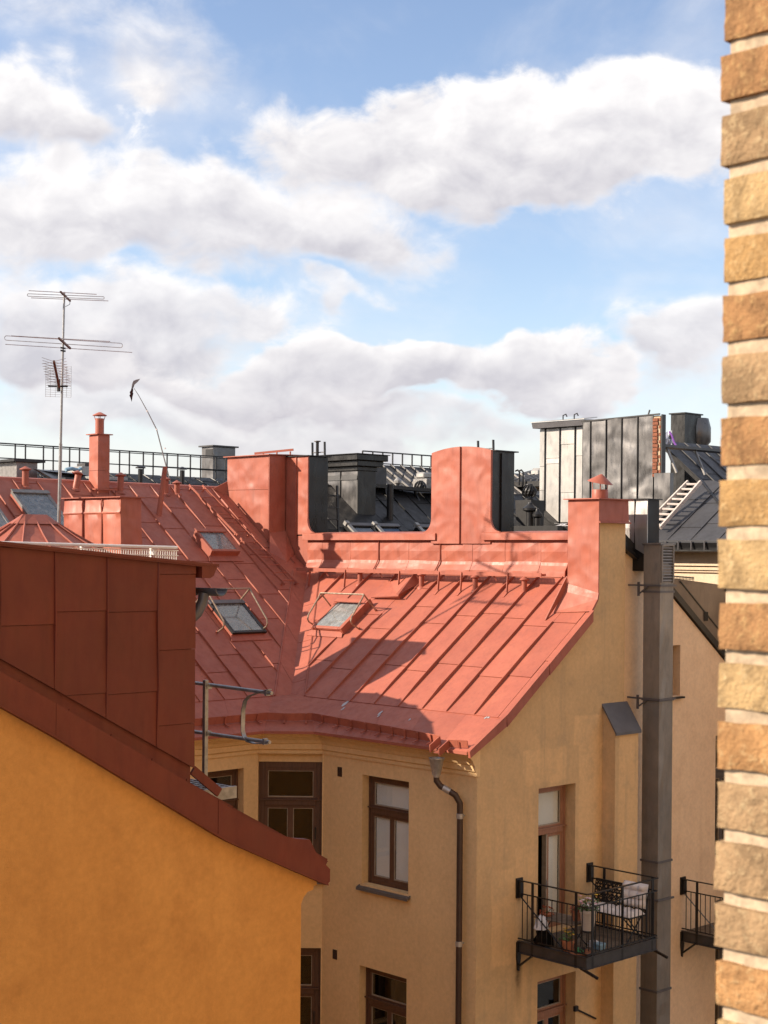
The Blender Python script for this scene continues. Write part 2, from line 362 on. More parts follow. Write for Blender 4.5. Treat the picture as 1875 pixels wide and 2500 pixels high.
RED = sheet_metal('red_painted_sheet', (.370, .112, .069), (.320, .092, .059), rough=.50, dent=.22, per=.07, dirt=(.25, .076, .058), dirt_amt=.45, spec=.35)
REDD = sheet_metal('red_painted_stack_sheet', (.380, .115, .069), (.330, .094, .059), rough=.50, dent=1.05, dents_scale=2.2, per=.04, dirt=(.27, .080, .058), dirt_amt=.3, spec=.38)
RUST = sheet_metal('oxide_red_sheet', (.152, .0255, .0115), (.130, .022, .010), rough=.5, dent=.38, per=.08, dirt=(.11, .022, .012), dirt_amt=.45, spec=.4)
BLACK = sheet_metal('black_painted_sheet', (.011, .0105, .0105), (.016, .015, .015), rough=.40, dent=.3, per=.2, dirt=(.030, .027, .025), dirt_amt=.4, spec=.28)
BLACKG = sheet_metal('black_gloss_sheet', (.012, .011, .010), (.017, .0155, .0135), rough=.30, dent=.4, per=.12, spec=.35)
GREY = sheet_metal('grey_zinc_sheet', (.115, .110, .108), (.15, .143, .138), rough=.34, metal=.6, dent=1.1, dents_scale=1.6, per=.08)
SILVER = sheet_metal('galvanised_sheet', (.37, .355, .33), (.31, .30, .285), rough=.42, metal=.4, dent=.2, per=.06, dirt=(.33, .31, .285), dirt_amt=.3)
ZINC_SHEEN = sheet_metal('sky_sheen_zinc_sheet', (.36, .345, .33), (.42, .40, .385), rough=.36, metal=.6, dent=.5, dents_scale=1.6, per=.08)  # zinc brightened in its colour to stand in for sky reflection
BROWN = sheet_metal('brown_weathered_sheet', (.15, .115, .088), (.19, .15, .118), rough=.38, metal=.25, dent=.35, per=.08)
SLATE = sheet_metal('slate_grey_roof_sheet', (.044, .043, .046), (.058, .057, .060), rough=.46, dent=.25, per=.14, dirt=(.03, .029, .03), spec=.3)
CAPG = plain('grey_metal_cap', (.11, .105, .11), .45, .2, .12, 4)
DUCTM = sheet_metal('weathered_duct_sheet', (.205, .185, .160), (.265, .235, .20), rough=.40, metal=.3, dent=.3, dents_scale=1.2, per=.05, dirt=(.14, .13, .125), dirt_amt=.5)
OCHRE = plaster('ochre_plaster', (.74, .505, .255), (.78, .54, .28), (.585, .395, .21), .22, .20)
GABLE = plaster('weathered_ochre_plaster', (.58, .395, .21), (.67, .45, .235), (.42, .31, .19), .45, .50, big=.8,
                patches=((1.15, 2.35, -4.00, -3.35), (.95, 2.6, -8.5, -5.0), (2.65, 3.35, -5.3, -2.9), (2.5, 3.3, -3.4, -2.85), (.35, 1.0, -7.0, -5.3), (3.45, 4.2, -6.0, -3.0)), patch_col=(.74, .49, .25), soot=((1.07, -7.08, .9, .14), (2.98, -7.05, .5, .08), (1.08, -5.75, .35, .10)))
ORANGE = plaster('orange_plaster', (.66, .325, .090), (.60, .288, .078), (.48, .222, .061), .60, .30)
PINK = plaster('pinkish_plaster', (.83, .61, .415), (.86, .645, .44), (.56, .36, .22), .25, .25)
CREAM = plaster('cream_plaster', (.60, .47, .33), (.63, .50, .36), (.50, .385, .27), .22, .25)
DWALL = plaster('grey_brown_plaster', (.30, .24, .18), (.36, .29, .21), (.22, .17, .12), .3, .3)
WOOD = plain('brown_window_paint', (.098, .046, .026), .5, 0, .2, 9, .0, stretch=(4, 4, .6))
WOODL = plain('reddish_door_paint', (.30, .145, .085), .5, 0, .18, 9, stretch=(4, 4, .6))
SASH = plain('pale_sash_edge', (.34, .27, .20), .5, 0, .15, 9)
GLASS = glass_mat('window_glass'); GLASSD = glass_mat('dusty_skylight_glass', (.55, .6, .6), .06, .42)
ROOM = plain('black_and_unlit_depth', (.012, .010, .008), .9, spec=.0); BLIND = plain('white_blind_slats', (.86, .83, .80), .55, 0, .03, 3)  # ROOM near-black stands in for unlit depth behind openings; plain black on the bag
CURT = plain('pale_skylight_blind', (.72, .73, .74), .8, 0, .05, 3)
STEEL = plain('galvanised_steel', (.30, .30, .30), .42, .75, .2, 14, .0008); STEELD = plain('dull_steel', (.22, .21, .2), .45, .6, .2, 12)
WHITE = plain('white_painted_steel', (.80, .78, .75), .45, 0, .06, 6)
IRON = plain('black_iron', (.016, .015, .015), .42, .2, .25, 8); IRONG = plain('charcoal_steel_channel', (.055, .052, .052), .42, .3, .2, 5)
LEAD = plain('lead_grey_sill', (.12, .11, .105), .5, .1, .12, 5)
ZINC = plain('zinc_hopper', (.46, .45, .44), .45, .6, .15, 14); PIPEB = plain('dark_brown_pipe', (.055, .033, .026), .42, .1, .15, 5)
BRASS = plain('worn_tube_rail', (.33, .25, .18), .4, .55, .3, 18); MORTAR = plain('pale_mortar', (.43, .33, .225), .95, 0, .22, 60, .004, spec=.1)
LWOOD = plain('weathered_ladder_wood', (.46, .40, .36), .8, 0, .2, 8, .001, stretch=(1, 1, 5)); DECK = plain('worn_deck_boards', (.16, .12, .085), .75, 0, .25, 7, .001, per=.12)
TERRA = plain('terracotta', (.40, .15, .07), .8, 0, .15, 14); CUSH = plain('off_white_cushion', (.70, .64, .60), .9, 0, .06, 7, .004)
LEAF = plain('green_leaves', (.07, .13, .035), .55, 0, .4, 30); AUTUMN = plain('rusty_red_leaves', (.30, .07, .025), .6, 0, .35, 30)
PINKF = plain('pink_petals', (.72, .42, .45), .6, 0, .15, 30); YELF = plain('yellow_petals', (.70, .42, .03), .6, 0, .15, 30); WHITF = plain('white_petals', (.78, .74, .68), .6, 0, .1, 20)
BEIGE = plain('beige_ribbed_planter', (.50, .44, .38), .6, 0, .06, 9); BLUEP = plain('blue_plastic', (.22, .36, .46), .5, 0, .1, 9); WHITEC = plain('white_cloth', (.66, .65, .66), .9, 0, .12, 12)
TARP = plain('crumpled_white_foil', (.62, .62, .66), .3, .4, .15, 3, .02); PURP = plain('purple_hem', (.18, .06, .30), .6)
KITE = plain('dark_kite_cloth', (.045, .035, .045), .75, 0, .2, 12); ALU = plain('bare_aluminium', (.50, .47, .45), .38, .8, .2, 20); RUSTY = plain('rusty_boom', (.16, .085, .06), .7, .3, .3, 30)
GROUNDM = plain('courtyard_asphalt', (.06, .058, .055), .95, 0, .25, 2, .01); PEEL = plain('bare_zinc_under_paint', (.42, .41, .42), .5, .3, .2, 30)
BRICKS = [brick_mat('ochre_brick', (.37, .222, .090), (.32, .192, .082), (.46, .31, .15)), brick_mat('orange_brick', (.38, .205, .085), (.32, .170, .072), (.44, .29, .14)),
          brick_mat('brown_brick', (.30, .160, .070), (.25, .135, .062), (.40, .25, .11)), brick_mat('tan_brick', (.31, .202, .108), (.26, .170, .092), (.40, .29, .16)), brick_mat('yellow_brick', (.39, .262, .125), (.32, .215, .105), (.48, .35, .19))]
def brick_field_mat():
    m, t, b = new_mat('yellow_brick_field'); p = pos(t); d = t.vm('SUBTRACT', p, tuple(C0))
    def dot(ax):
        n = t.new('ShaderNodeVectorMath', operation='DOT_PRODUCT'); t.put(n.inputs[0], d); n.inputs[1].default_value = ax; return n.outputs['Value']
    br = t.new('ShaderNodeTexBrick'); t.put(br.inputs['Vector'], t.comb(t.m('ADD', dot(U), dot(V)), t.sep(p)[2], 0.0))
    for k, v in (('Color1', (.48, .30, .125, 1)), ('Color2', (.42, .26, .11, 1)), ('Mortar', (.55, .46, .35, 1))): br.inputs[k].default_value = v
    br.inputs['Scale'].default_value = 1.0; br.inputs['Brick Width'].default_value = .26; br.inputs['Row Height'].default_value = .079; br.inputs['Mortar Size'].default_value = .008
    t.put(b.inputs['Base Color'], br.outputs[0]); b.inputs['Roughness'].default_value = .9
    return m
BRICKF = brick_field_mat()
def redbrick_mat():
    return brick_mat('red_brick', (.25, .095, .055), (.19, .072, .045), (.30, .15, .095))
REDBRICK = redbrick_mat()
# ------------------------------------------------------------------ ground
MB().prism([(-90, -40, GROUND), (90, -40, GROUND), (90, 160, GROUND), (-90, 160, GROUND)], (0, 0, -.3)).build('courtyard_ground', GROUNDM)['kind'] = 'structure'

# ------------------------------------------------------------------ main house: red roof in two wings round an inner corner
S = .739; CT = 1 / math.sqrt(1 + S * S); ZE = -3.148
RO = W(0, 0, ZE); BR = (V + Z * S) * CT; NR = (Z - V * S) * CT
LO = W(4.85, 0, ZE); BL = (U + Z * S) * CT; NL = (Z - U * S) * CT
def pR(u, v, n=0.0): return RO + U * u + BR * (v / CT) + NR * n
def pL(v, up, n=0.0): return LO + V * v + BL * (up / CT) + NL * n
def rr(x, y): q = uvz(hit(x, y, RO, NR)); return q[0], q[1]
def lr(x, y): q = uvz(hit(x, y, LO, NL)); return q[1], q[0] - 4.85
house = thing('apartment_house', 'ochre plastered house with red standing seam roof in two wings round an inner corner', 'house', W(2, 2, GROUND))

def window(parent, O, A, N, w, h, recess=.16, wood=WOOD, blind=False, mull=1, transom=.33, sill=True, open_leaf=False, fw=.085, glass=GLASS):
    """O: lower left corner of the opening on the wall face; A along the wall to the right hand end, N outwards"""
    f = lambda a, z, n: O + A * a + Z * z + N * n
    zt = h * (1 - transom); m = MB(); r = -recess
    bx = lambda mb, a0, a1, z0, z1, n0, n1: mb.fbox(O, A, Z, N, (a0, a1), (z0, z1), (n0, n1))
    bx(m, 0, fw, 0, h, r - .07, r); bx(m, w - fw, w, 0, h, r - .07, r); bx(m, fw, w - fw, h - fw, h, r - .07, r); bx(m, fw, w - fw, 0, fw, r - .07, r)
    bx(m, fw, w - fw, zt - .045, zt + .045, r - .07, r + .025)
    win = m.build('window', wood, parent, bevel=.006)
    m = MB(); bx(m, fw * .3, w - fw * .3, zt + .048, zt + .07, r - .02, r + .05); bx(m, fw * .45, fw * .75, .02, h - .02, r + .001, r + .016); bx(m, w - fw * .75, w - fw * .45, .02, h - .02, r + .001, r + .016); m.build('moulding', wood, win)
    cells = [(fw, w - fw, zt + .05, h - fw)]
    n = mull + 1; cw = (w - 2 * fw) / n
    for k in range(n): cells.append((fw + k * cw, fw + (k + 1) * cw, fw, zt - .05))
    for i, (a0, a1, z0, z1) in enumerate(cells):
        if open_leaf and i == 1: continue
        s = .05; m = MB()
        bx(m, a0, a0 + s, z0, z1, r - .055, r - .012); bx(m, a1 - s, a1, z0, z1, r - .055, r - .012); bx(m, a0 + s, a1 - s, z0, z0 + s, r - .055, r - .012); bx(m, a0 + s, a1 - s, z1 - s, z1, r - .055, r - .012)
        m.build('sash', wood, win)
        m = MB(); e = .012
        bx(m, a0 + s, a0 + s + e, z0 + s, z1 - s, r - .045, r - .02); bx(m, a1 - s - e, a1 - s, z0 + s, z1 - s, r - .045, r - .02); bx(m, a0 + s + e, a1 - s - e, z0 + s, z0 + s + e * 1.6, r - .045, r - .02); bx(m, a0 + s + e, a1 - s - e, z1 - s - e, z1 - s, r - .045, r - .02)
        m.build('glazing_bead', SASH, win)
        m = MB(); bx(m, a0 + s, a1 - s, z0 + s, z1 - s, r - .040, r - .034); m.build('pane', glass, win)
        if blind:
            m = MB(); z = z0 + s + .01
            while z < z1 - s:
                p = [f(a0 + s + .01, z, r - .058), f(a1 - s - .01, z, r - .058), f(a1 - s - .01, z + .021, r - .070), f(a0 + s + .01, z + .021, r - .070)]
                m.prism(p, N * .0015); z += .023
            m.build('blind', BLIND, win, kind='stuff')
    m = MB(); d = -.9
    for pts in ([(0, 0, d), (w, 0, d), (w, h, d), (0, h, d)], [(0, 0, d), (0, h, d), (0, h, r - .08), (0, 0, r - .08)], [(w, 0, d), (w, h, d), (w, h, r - .08), (w, 0, r - .08)], [(0, 0, d), (w, 0, d), (w, 0, r - .08), (0, 0, r - .08)], [(0, h, d), (w, h, d), (w, h, r - .08), (0, h, r - .08)]):
        m.poly([f(*p) for p in pts])
    m.build('blacked_room', ROOM, win)  # box coloured near-black in place of the interior's dimness
    if sill:
        m = MB(); m.prism([f(-.06, .0, r), f(-.06, -.02, r), f(-.06, -.085, .075), f(-.06, -.105, .075), f(-.06, -.105, .085), f(-.06, -.055, .085)], A * (w + .12)); m.build('sill', LEAD, win)
        m = MB(); m.prism([f(-.06, .0, r), f(-.06, -.055, .085), f(-.06, .05, r)], A * .02); m.prism([f(w + .04, .0, r), f(w + .04, -.055, .085), f(w + .04, .05, r)], A * .02); m.build('sill_end', LEAD, win)
    return win

# --- walls. Facade under the eave (v = 0), chamfer across the inner corner, wall of the left wing (u = 4.69), gable (u = 0)
FH = [(1.60, 2.78, -5.92, -3.97), (1.62, 2.82, -9.33, -7.39), (1.62, 2.82, -12.7, -10.8)]
wall(house, 'wall', W(0, 0, 0), U, -V, [(.003, GROUND), (3.83, GROUND), (3.83, -3.2), (.003, -3.2)], FH, OCHRE)
for i, h in enumerate(FH): window(house, W(h[1], 0, h[2]), -U, -V, h[1] - h[0], h[3] - h[2], blind=(i == 0))
DA = (U - V).normalized(); DN = -(U + V).normalized(); DL = .864 * math.sqrt(2)
CH = [(.02, DL - .02, -5.98, -3.60), (.02, DL - .02, -9.36, -7.28), (.02, DL - .02, -12.7, -10.6)]
wall(house, 'wall', W(3.83, 0, 0), DA, DN, [(0, GROUND), (DL, GROUND), (DL, -3.2), (0, -3.2)], CH, OCHRE)
MB().fbox(W(3.83, 0, 0), DA, Z, DN, (.02, DL - .02), (-3.87, -3.60), (-.30, -.10)).build('lintel_panel', OCHRE, house)
for i, h in enumerate(CH):
    wn = window(house, W(3.83, 0, 0) + DA * h[1] + Z * h[2], -DA, DN, h[1] - h[0], (-3.87 if i == 0 else h[3]) - h[2], recess=.13, fw=.12, transom=.36 if i == 0 else .40)
    MB().tube([W(3.83, 0, -5.28 - 3.4 * i) + DA * .14 + DN * -.10, W(3.83, 0, -5.28 - 3.4 * i) + DA * .14 + DN * -.06, W(3.83, 0, -5.08 - 3.4 * i) + DA * .14 + DN * -.06, W(3.83, 0, -5.08 - 3.4 * i) + DA * .14 + DN * -.10], .012, 6).build('handle', IRON, wn)
LH = [(-2.233, -1.18, -5.9, -3.947), (-2.233, -1.18, -9.3, -7.35), (-5.2, -4.1, -5.9, -3.947), (-5.2, -4.1, -9.3, -7.35)]
wall(house, 'wall', W(4.69, 0, 0), V, -U, [(-16, GROUND), (-.864, GROUND), (-.864, -3.2), (-16, -3.2)], LH, OCHRE)
for h in LH: window(house, W(4.69, h[0], h[2]), V, -U, h[1] - h[0], h[3] - h[2])
GV = 3.98
GH = [(1.575, 2.585, -6.60, -4.06), (1.585, 2.63, -9.5, -7.41), (1.585, 2.63, -12.9, -10.8)]
wall(house, 'wall', W(0, 0, 0), V, -U, [(.002, GROUND), (3.1, GROUND), (3.1, ZE + S * 3.1 - .06), (.002, ZE - .06)], GH, GABLE)
wall(house, 'wall', W(0, 0, 0), V, -U, [(3.1, GROUND), (GV, GROUND), (GV, .585), (3.1, .585)], [], GABLE)
window(house, W(0, GH[0][0], GH[0][2]), V, -U, 1.01, 2.54, recess=.22, wood=WOODL, blind=True, transom=.325, sill=False, open_leaf=True)
for h in GH[1:]: window(house, W(0, h[0], h[2]), V, -U, h[1] - h[0], h[3] - h[2], recess=.22, wood=WOODL)
# end wall behind the gable and back of the house (closes the block)
MB().ubox((.36, 9.2), (3.78, 4.28), (GROUND, -.2)).build('fire_wall', DWALL, house)
MB().ubox((5.1, 17.5), (3.70, 4.28), (GROUND, -.6)).build('fire_wall', DWALL, house)
MB().ubox((17.2, 17.5), (-16, 3.7), (GROUND, -3.2)).build('wall', OCHRE, house)
# chimney breast on the gable, with a sloping metal cap
b0 = hu(1502, 1850, -.28)[1]; b1 = hu(1558, 1850, -.28)[1]; zc0 = hu(1505, 1787, -.33)[2]; zc1 = hu(1478, 1717, 0)[2]
m = MB(); m.prism([W(-.001, b0, GROUND), W(-.28, b0, GROUND), W(-.28, b0, zc0), W(-.001, b0, zc1 - .03)], V * (b1 - b0)); m.build('chimney_breast', GABLE, house)
m = MB(); q = [W(0, b0 - .04, zc1), W(-.33, b0 - .04, zc0 - .02), W(-.33, b0 - .04, zc0 - .07), W(-.0, b0 - .04, zc1 - .05)]; m.prism(q, V * (b1 - b0 + .07)); m.build('breast_cap', CAPG, house)
# small air grilles on the facade
for (x, y) in ((830, 1884), (818, 2330)):
    g = hv(x, y, 0); m = MB(); O = W(g[0], 0, g[2])
    m.fbox(O, U, Z, -V, (-.055, .055), (-.085, .085), (-.01, .006)); gr = m.build('air_grille', IRON, house)
    m = MB()
    for k in range(5): m.fbox(O, U, Z, -V, (-.055 + .024 * k, -.043 + .024 * k), (-.085, .085), (.006, .014))
    for k in range(6): m.fbox(O, U, Z, -V, (-.055, .055), (-.085 + .031 * k, -.073 + .031 * k), (.006, .013))
    m.build('grille_bars', PIPEB, gr)
# cornice swept round facade, chamfer and left wall
PATH = [(-.02, 0), (3.83, 0), (4.69, -.864), (4.69, -9.0)]; PN = [(0, -1), (-.7071, -.7071), (-1, 0)]
def offs(i, d):
    if i == 0: n = PN[0]; k = 1
    elif i == len(PATH) - 1: n = PN[-1]; k = 1
    else:
        n = (PN[i - 1][0] + PN[i][0], PN[i - 1][1] + PN[i][1]); l = math.hypot(*n); n = (n[0] / l, n[1] / l); k = 1 / (n[0] * PN[i][0] + n[1] * PN[i][1])
    return PATH[i][0] + n[0] * d * k, PATH[i][1] + n[1] * d * k
PROF = [(-.05, -3.70), (.035, -3.70), (.035, -3.64), (.075, -3.61), (.075, -3.52), (.10, -3.50), (.13, -3.44), (.19, -3.38), (.22, -3.37), (.22, -3.32), (.28, -3.31), (.28, -3.27), (-.05, -3.27)]
m = MB(); m.loft([[W(*offs(i, d), z) for d, z in PROF] for i in range(4)]); m.build('cornice', OCHRE, house)

# --- right wing roof
roofR = MB().prism([pR(u, v, -.012) for u, v in ((.02, .45), (5.4, .45), (8.75, 3.8), (.02, 3.8))], NR * -.10).build('roof', RED, house)
RS = [.55, 1.2, 1.8, 2.41, 3.03, 3.67, 4.3, 5.0, 5.62, 6.4, 7.25, 7.85]
polyR = [(u, v / CT) for u, v in ((.015, .52), (4.95, .52), (8.18, 3.75), (.015, 3.75))]; stripR = [(u, v / CT) for u, v in ((-.10, .52), (.01, .52), (.01, 2.88), (-.10, 2.88))]
clad(roofR, RO, U, BR, NR, [polyR, stripR], RS, 1.45, RED, rib=(.022, .062), holes=[(5.0, 6.7, 1.95 / CT, 2.95 / CT), (4.6, 5.7, 2.6 / CT, 3.42 / CT), (-.2, .75, 2.6 / CT, 3.75 / CT)])
# --- left wing roof
polyL = [(v, u / CT) for v, u in ((-15, .52), (.10, .52), (3.72, 4.14), (3.72, 6.22), (-15, 6.22))]
roofL = MB().prism([pL(v, u, -.012) for v, u in ((-15, .45), (.6, .45), (3.74, 3.6), (3.74, 6.22), (-15, 6.22))], NL * -.10).build('roof', RED, house)
clad(roofL, LO, V, BL, NL, [polyL], [-2.26 + .577 * k for k in range(-22, 11)], 1.25, RED, rib=(.022, .050), holes=[(.0, 1.2, 1.85 / CT, 2.85 / CT), (1.2, 2.0, 4.0 / CT, 4.75 / CT), (-2.7, -1.7, 4.6 / CT, 5.8 / CT), (-4.2, -3.0, 4.6 / CT, 5.8 / CT)])
m = MB(); m.prism([pL(-15, 6.19, 0), pL(-15, 6.26, .03), pL(-15, 6.32, .0), W(11.9, -15, 1.0), W(17.8, -15, -3.3), W(17.5, -15, -3.5), W(11.1, -15, 1.2)], V * 18.7); m.build('ridge_and_rear_slope', RED, roofL)
# --- valley
m = MB(); m.prism([pR(4.93, .50, .004), pR(5.37, .50, .004), pR(8.62, 3.75, .004), pR(8.18, 3.75, .004)], NR * .008); m.build('valley_sheet', RED, roofR)
m = MB(); m.prism([pL(.50, .50, .004), pL(.08, .50, .004), pL(3.32, 3.75, .004), pL(3.74, 3.75, .004)], NL * .008); m.build('valley_sheet', RED, roofL)
for k in range(3):
    t0 = .9 + .95 * k
    m = MB(); m.bar(pR(4.44 + t0, t0, .014), pR(4.85 + t0 - .12, t0 - .12, .014), .012, .008, NR); m.build('cross_joint', RED, roofR)
    m = MB(); m.bar(pL(t0, .42 + t0, .014), pL(t0 - .12, t0 - .12, .014), .012, .008, NL); m.build('cross_joint', RED, roofL)
m = MB(); m.tube([pR(4.95 + t, .52 + t, .012) for t in (0, .8, 1.6, 2.4, 3.2)], .022, 5); m.build('seam', RED, roofR)
m = MB(); m.tube([pL(.10 + t, .52 + t, .012) for t in (0, .8, 1.6, 2.4, 3.2)], .022, 5); m.build('seam', RED, roofL)
# --- eave skirt: flat sheets below the seams
ZT = pR(0, .52).z; ZB = -3.26
def skirt(parent, quad):
    n = (quad[1] - quad[0]).cross(quad[3] - quad[0]).normalized(); n = n if n.z > 0 else -n
    c = sum(quad, Vector()) / 4; q = [c + (p - c) * .997 + n * .006 for p in quad]
    MB().prism(q, n * -.016).build('eave_sheet', RED, parent)
us_t = [-.10, .75, 1.72, 2.75, 3.85, 4.92]; us_b = [-.10, .55, 1.40, 2.25, 3.10, 3.685]
for k in range(5): skirt(roofR, [W(us_b[k], -.35, ZB), W(us_b[k + 1], -.35, ZB), W(us_t[k + 1], .53, ZT), W(us_t[k], .53, ZT)])
vt = [.07, -1.1, -2.3, -3.5, -4.8, -6.2, -7.6, -9]; vb = [-1.005, -1.7, -2.7, -3.8, -5, -6.3, -7.7, -9]
for k in range(7): skirt(roofL, [W(4.34, vb[k], ZB), W(4.34, vb[k + 1], ZB), W(5.38, vt[k + 1], ZT), W(5.38, vt[k], ZT)])
skirt(roofL, [W(3.685, -.35, ZB), W(4.34, -1.005, ZB), W(5.38, .07, ZT), W(4.92, .53, ZT)])
MB().prism([W(4.90, .54, ZT + .004), W(5.40, .05, ZT + .004), W(5.42, .56, ZT + .016)], Z * -.012).build('valley_sheet', RED, roofR)
EV = [(-.10, -.36), (3.685, -.36), (4.335, -1.01), (4.335, -9)]
for k in range(3):     # turned-down eave edge
    a, b = EV[k], EV[k + 1]; m = MB(); m.bar(W(*a, ZB - .018), W(*b, ZB - .018), .012, .05); m.build('eave_edge', RED, (roofR, roofR, roofL)[k])
# --- upstand gutter along the skirt, with brackets
def sk(seg, s, t):   # point on the skirt: segment, along 0..1, t up from eave
    e0, e1 = EV[seg], EV[seg + 1]; T = [(-.10, .53), (4.92, .53), (5.38, .07), (5.38, -9)]; f0, f1 = T[seg], T[seg + 1]
    a = (e0[0] + (e1[0] - e0[0]) * s, e0[1] + (e1[1] - e0[1]) * s); b = (f0[0] + (f1[0] - f0[0]) * s, f0[1] + (f1[1] - f0[1]) * s)
    return W(a[0] + (b[0] - a[0]) * t, a[1] + (b[1] - a[1]) * t, ZB + (ZT - ZB) * t + .012)
gp = [sk(0, .175, .12), sk(0, .45, .19), sk(0, .75, .25), sk(0, 1, .30), sk(1, .5, .28), sk(2, 0, .30), sk(2, .12, .30), sk(2, .3, .30), sk(2, .6, .3)]
def upstand(pts, h, th, outs):
    m = MB(); r = []
    for p, o in zip(pts, outs):
        t = p + Z * h + o * h * .22; r.append([p, p + o * th, t + o * th, t + o * .018 + Z * .004, t + o * .018 + Z * .016, t])
    m.loft(r); return m
outs = [-V, -V, -V, DN, DN, (DN - U).normalized(), -U, -U, -U]
gut = upstand(gp, .125, .014, outs).build('gutter_upstand', RED, house)
for seg, ss in ((0, [.23, .31, .39, .47, .55, .64, .73, .82, .92]), (1, [.12, .6]), (2, [.03, .075, .12, .18, .24, .3])):
    o = (-V, DN, -U)[seg]
    for s in ss:
        t = .12 + .18 * (s - .175) / .825 if seg == 0 else .295; p = sk(seg, s, t)
        m = MB(); m.bar(p + o * .03, p + o * .065 + Z * .135, .030, .016, o); m.bar(p + o * .02 + Z * .008, p + o * .16 - Z * .035, .030, .014); m.build('gutter_bracket', RED, gut)
g2 = upstand([sk(0, .012, .10), sk(0, .115, .055)], .115, .014, [-V, -V]).build('gutter_upstand', RED, house)
MB().bar(sk(0, .06, .07) - V * .03, sk(0, .06, .07) - V * .06 + Z * .12, .022, .008, -V).build('gutter_bracket', RED, g2)
# outlet cheeks and spout
for s, d in ((.175, .02), (.115, -.02)):
    p = sk(0, s, .12 if s > .15 else .055); m = MB(); m.prism([p, p - V * .26 - Z * .13, p - V * .27 + Z * .0, p + Z * .13 - V * .03], U * d); m.build('outlet_cheek', RED, gut)
p = sk(0, .145, .06); MB().prism([p + U * .12 + V * .1, p - U * .12 + V * .1, p - U * .07 - V * .20 - Z * .10, p + U * .07 - V * .20 - Z * .10], Z * .008).build('outlet_tray', RED, gut)
# --- downpipe
u0 = hv(1064, 1850, -.38)[0]
dp = [W(u0, -.36, -3.72), W(u0, -.36, -3.80), W(u0 - .06, -.32, -3.89), W(u0 - .2, -.24, -3.97), W(u0 - .27, -.18, -4.03), W(u0 - .32, -.125, -4.16), W(u0 - .32, -.12, -4.4), W(u0 - .32, -.12, -8), W(u0 - .32, -.12, GROUND)]
pipe = MB().tube(dp, .052, 14).build('downpipe', PIPEB, house, smooth=True)
MB().lathe(W(u0, -.36, -3.74), [(.052, 0), (.056, .03), (.066, .03), (.125, .30), (.135, .31), (.135, .325), (.12, .32), (.06, .05)], 18).build('hopper', ZINC, pipe, smooth=True)
for z in (-4.42, -6.55, -8.7): 
    m = MB(); m.lathe(W(u0 - .32, -.12, z), [(.054, 0), (.060, .002), (.060, .085), (.054, .087)], 14); m.bar(W(u0 - .32, -.12, z + .04), W(u0 - .32, .01, z + .04), .02, .02); m.build('pipe_clamp', ZINC, pipe, smooth=True)
m = MB(); m.tube([W(u0 - .10, -.302, -3.91), W(u0 - .2, -.24, -3.97)], .056, 14); m.build('pipe_clamp', ZINC, pipe, smooth=True)
# --- verge along the gable rake
for k, (v0, v1) in enumerate(((-.36, .55), (.55, 1.65), (1.65, 2.86))):
    top = lambda v: ZB + (ZT - ZB) * (v + .36) / .89 + .02 if v < .53 else ZE + S * v + .03
    m = MB(); m.prism([W(-.16, v0, top(v0)), W(-.16, v1 - .004, top(v1)), W(-.16, v1 - .004, top(v1) - .19), W(-.16, v0 + .02, top(v0) - (.19 if k else .11))], U * .05); m.build('verge_sheet', RED, house)
    m = MB(); m.prism([W(-.17, v0, top(v0) - .005), W(-.17, v1 - .004, top(v1) - .005), W(-.17, v1 - .004, top(v1) + .012), W(-.17, v0, top(v0) + .012)], U * .08); m.build('verge_fold', RED, house)
# bare patches where the paint has peeled on the skirt
for (x, y, s) in ((842, 1722, .07), (928, 1747, .05), (1000, 1765, .03), (1198, 1746, .06), (838, 1735, .04), (1185, 1755, .03), (925, 1755, .03)):
    u, v = rr(x, y); t = (v + .36) / .89; z = ZB + (ZT - ZB) * t + .014
    pts = [W(u + s * rnd(.5, 1.2) * math.cos(a) * .7, v + s * rnd(.5, 1.3) * math.sin(a) * 1.3, 0) for a in [k * .7 for k in range(9)]]
    q = []
    for p in pts:
        uu, vv, _ = uvz(p); q.append(W(uu, vv, ZB + (ZT - ZB) * (vv + .36) / .89 + .0125))
    MB().prism(q, Z * .0025).build('peeled_patch', PEEL, roofR)

# --- parapet on the fire wall
par = MB().ubox((.60, 9.3), (3.755, 4.30), (-.75, .37)).build('parapet', RED, house)
pu = [hv(x, 1350, 3.75)[0] for x in (1388, 1322, 1235, 1155, 1077, 999.6, 926.6, 857, 788, 752)]
for k in range(len(pu) - 1):
    a, b = pu[k], pu[k + 1]; m = MB(); zt = .265
    ring = lambda u, z: [W(u, 3.735, zt), W(u, 3.735 - rnd(0, .012), .05), W(u, 3.735, -.155 + z), W(u, 3.715, -.215 + z), W(u, 3.65, -.325), W(u, 3.645, -.43)]
    f0 = ring(a + .004, rnd(-.02, .02)); f1 = ring(b - .004, rnd(-.02, .02)); mid = [(x + y) / 2 - V * (.018 if 0 < i < 2 else 0) for i, (x, y) in enumerate(zip(f0, f1))]
    m.loft([[*f0, *[p + V * .03 for p in f0[::-1]]], [*mid, *[p + V * .03 for p in mid[::-1]]], [*f1, *[p + V * .03 for p in f1[::-1]]]]); m.build('metal_sheet', REDD, par)
    if k in (3, 5): m = MB(); m.tube([W(b, 3.72, .26), W(b, 3.715, -.12), W(b + .02, 3.66, -.26), W(b + .05, 3.56, -.42)], .014, 5); m.build('seam', RED, par)
for (a, b) in ((8.68, 4.55), (3.28, .62)):
    m = MB(); m.prism([W(a, 3.66, .27), W(a, 3.645, .27), W(a, 3.645, .405), W(a, 3.70, .425), W(a, 4.36, .46), W(a, 4.38, .40), W(a, 4.36, .38), W(a, 3.70, .37)], U * (b - a)); m.build('coping', REDD, par, bevel=.004)
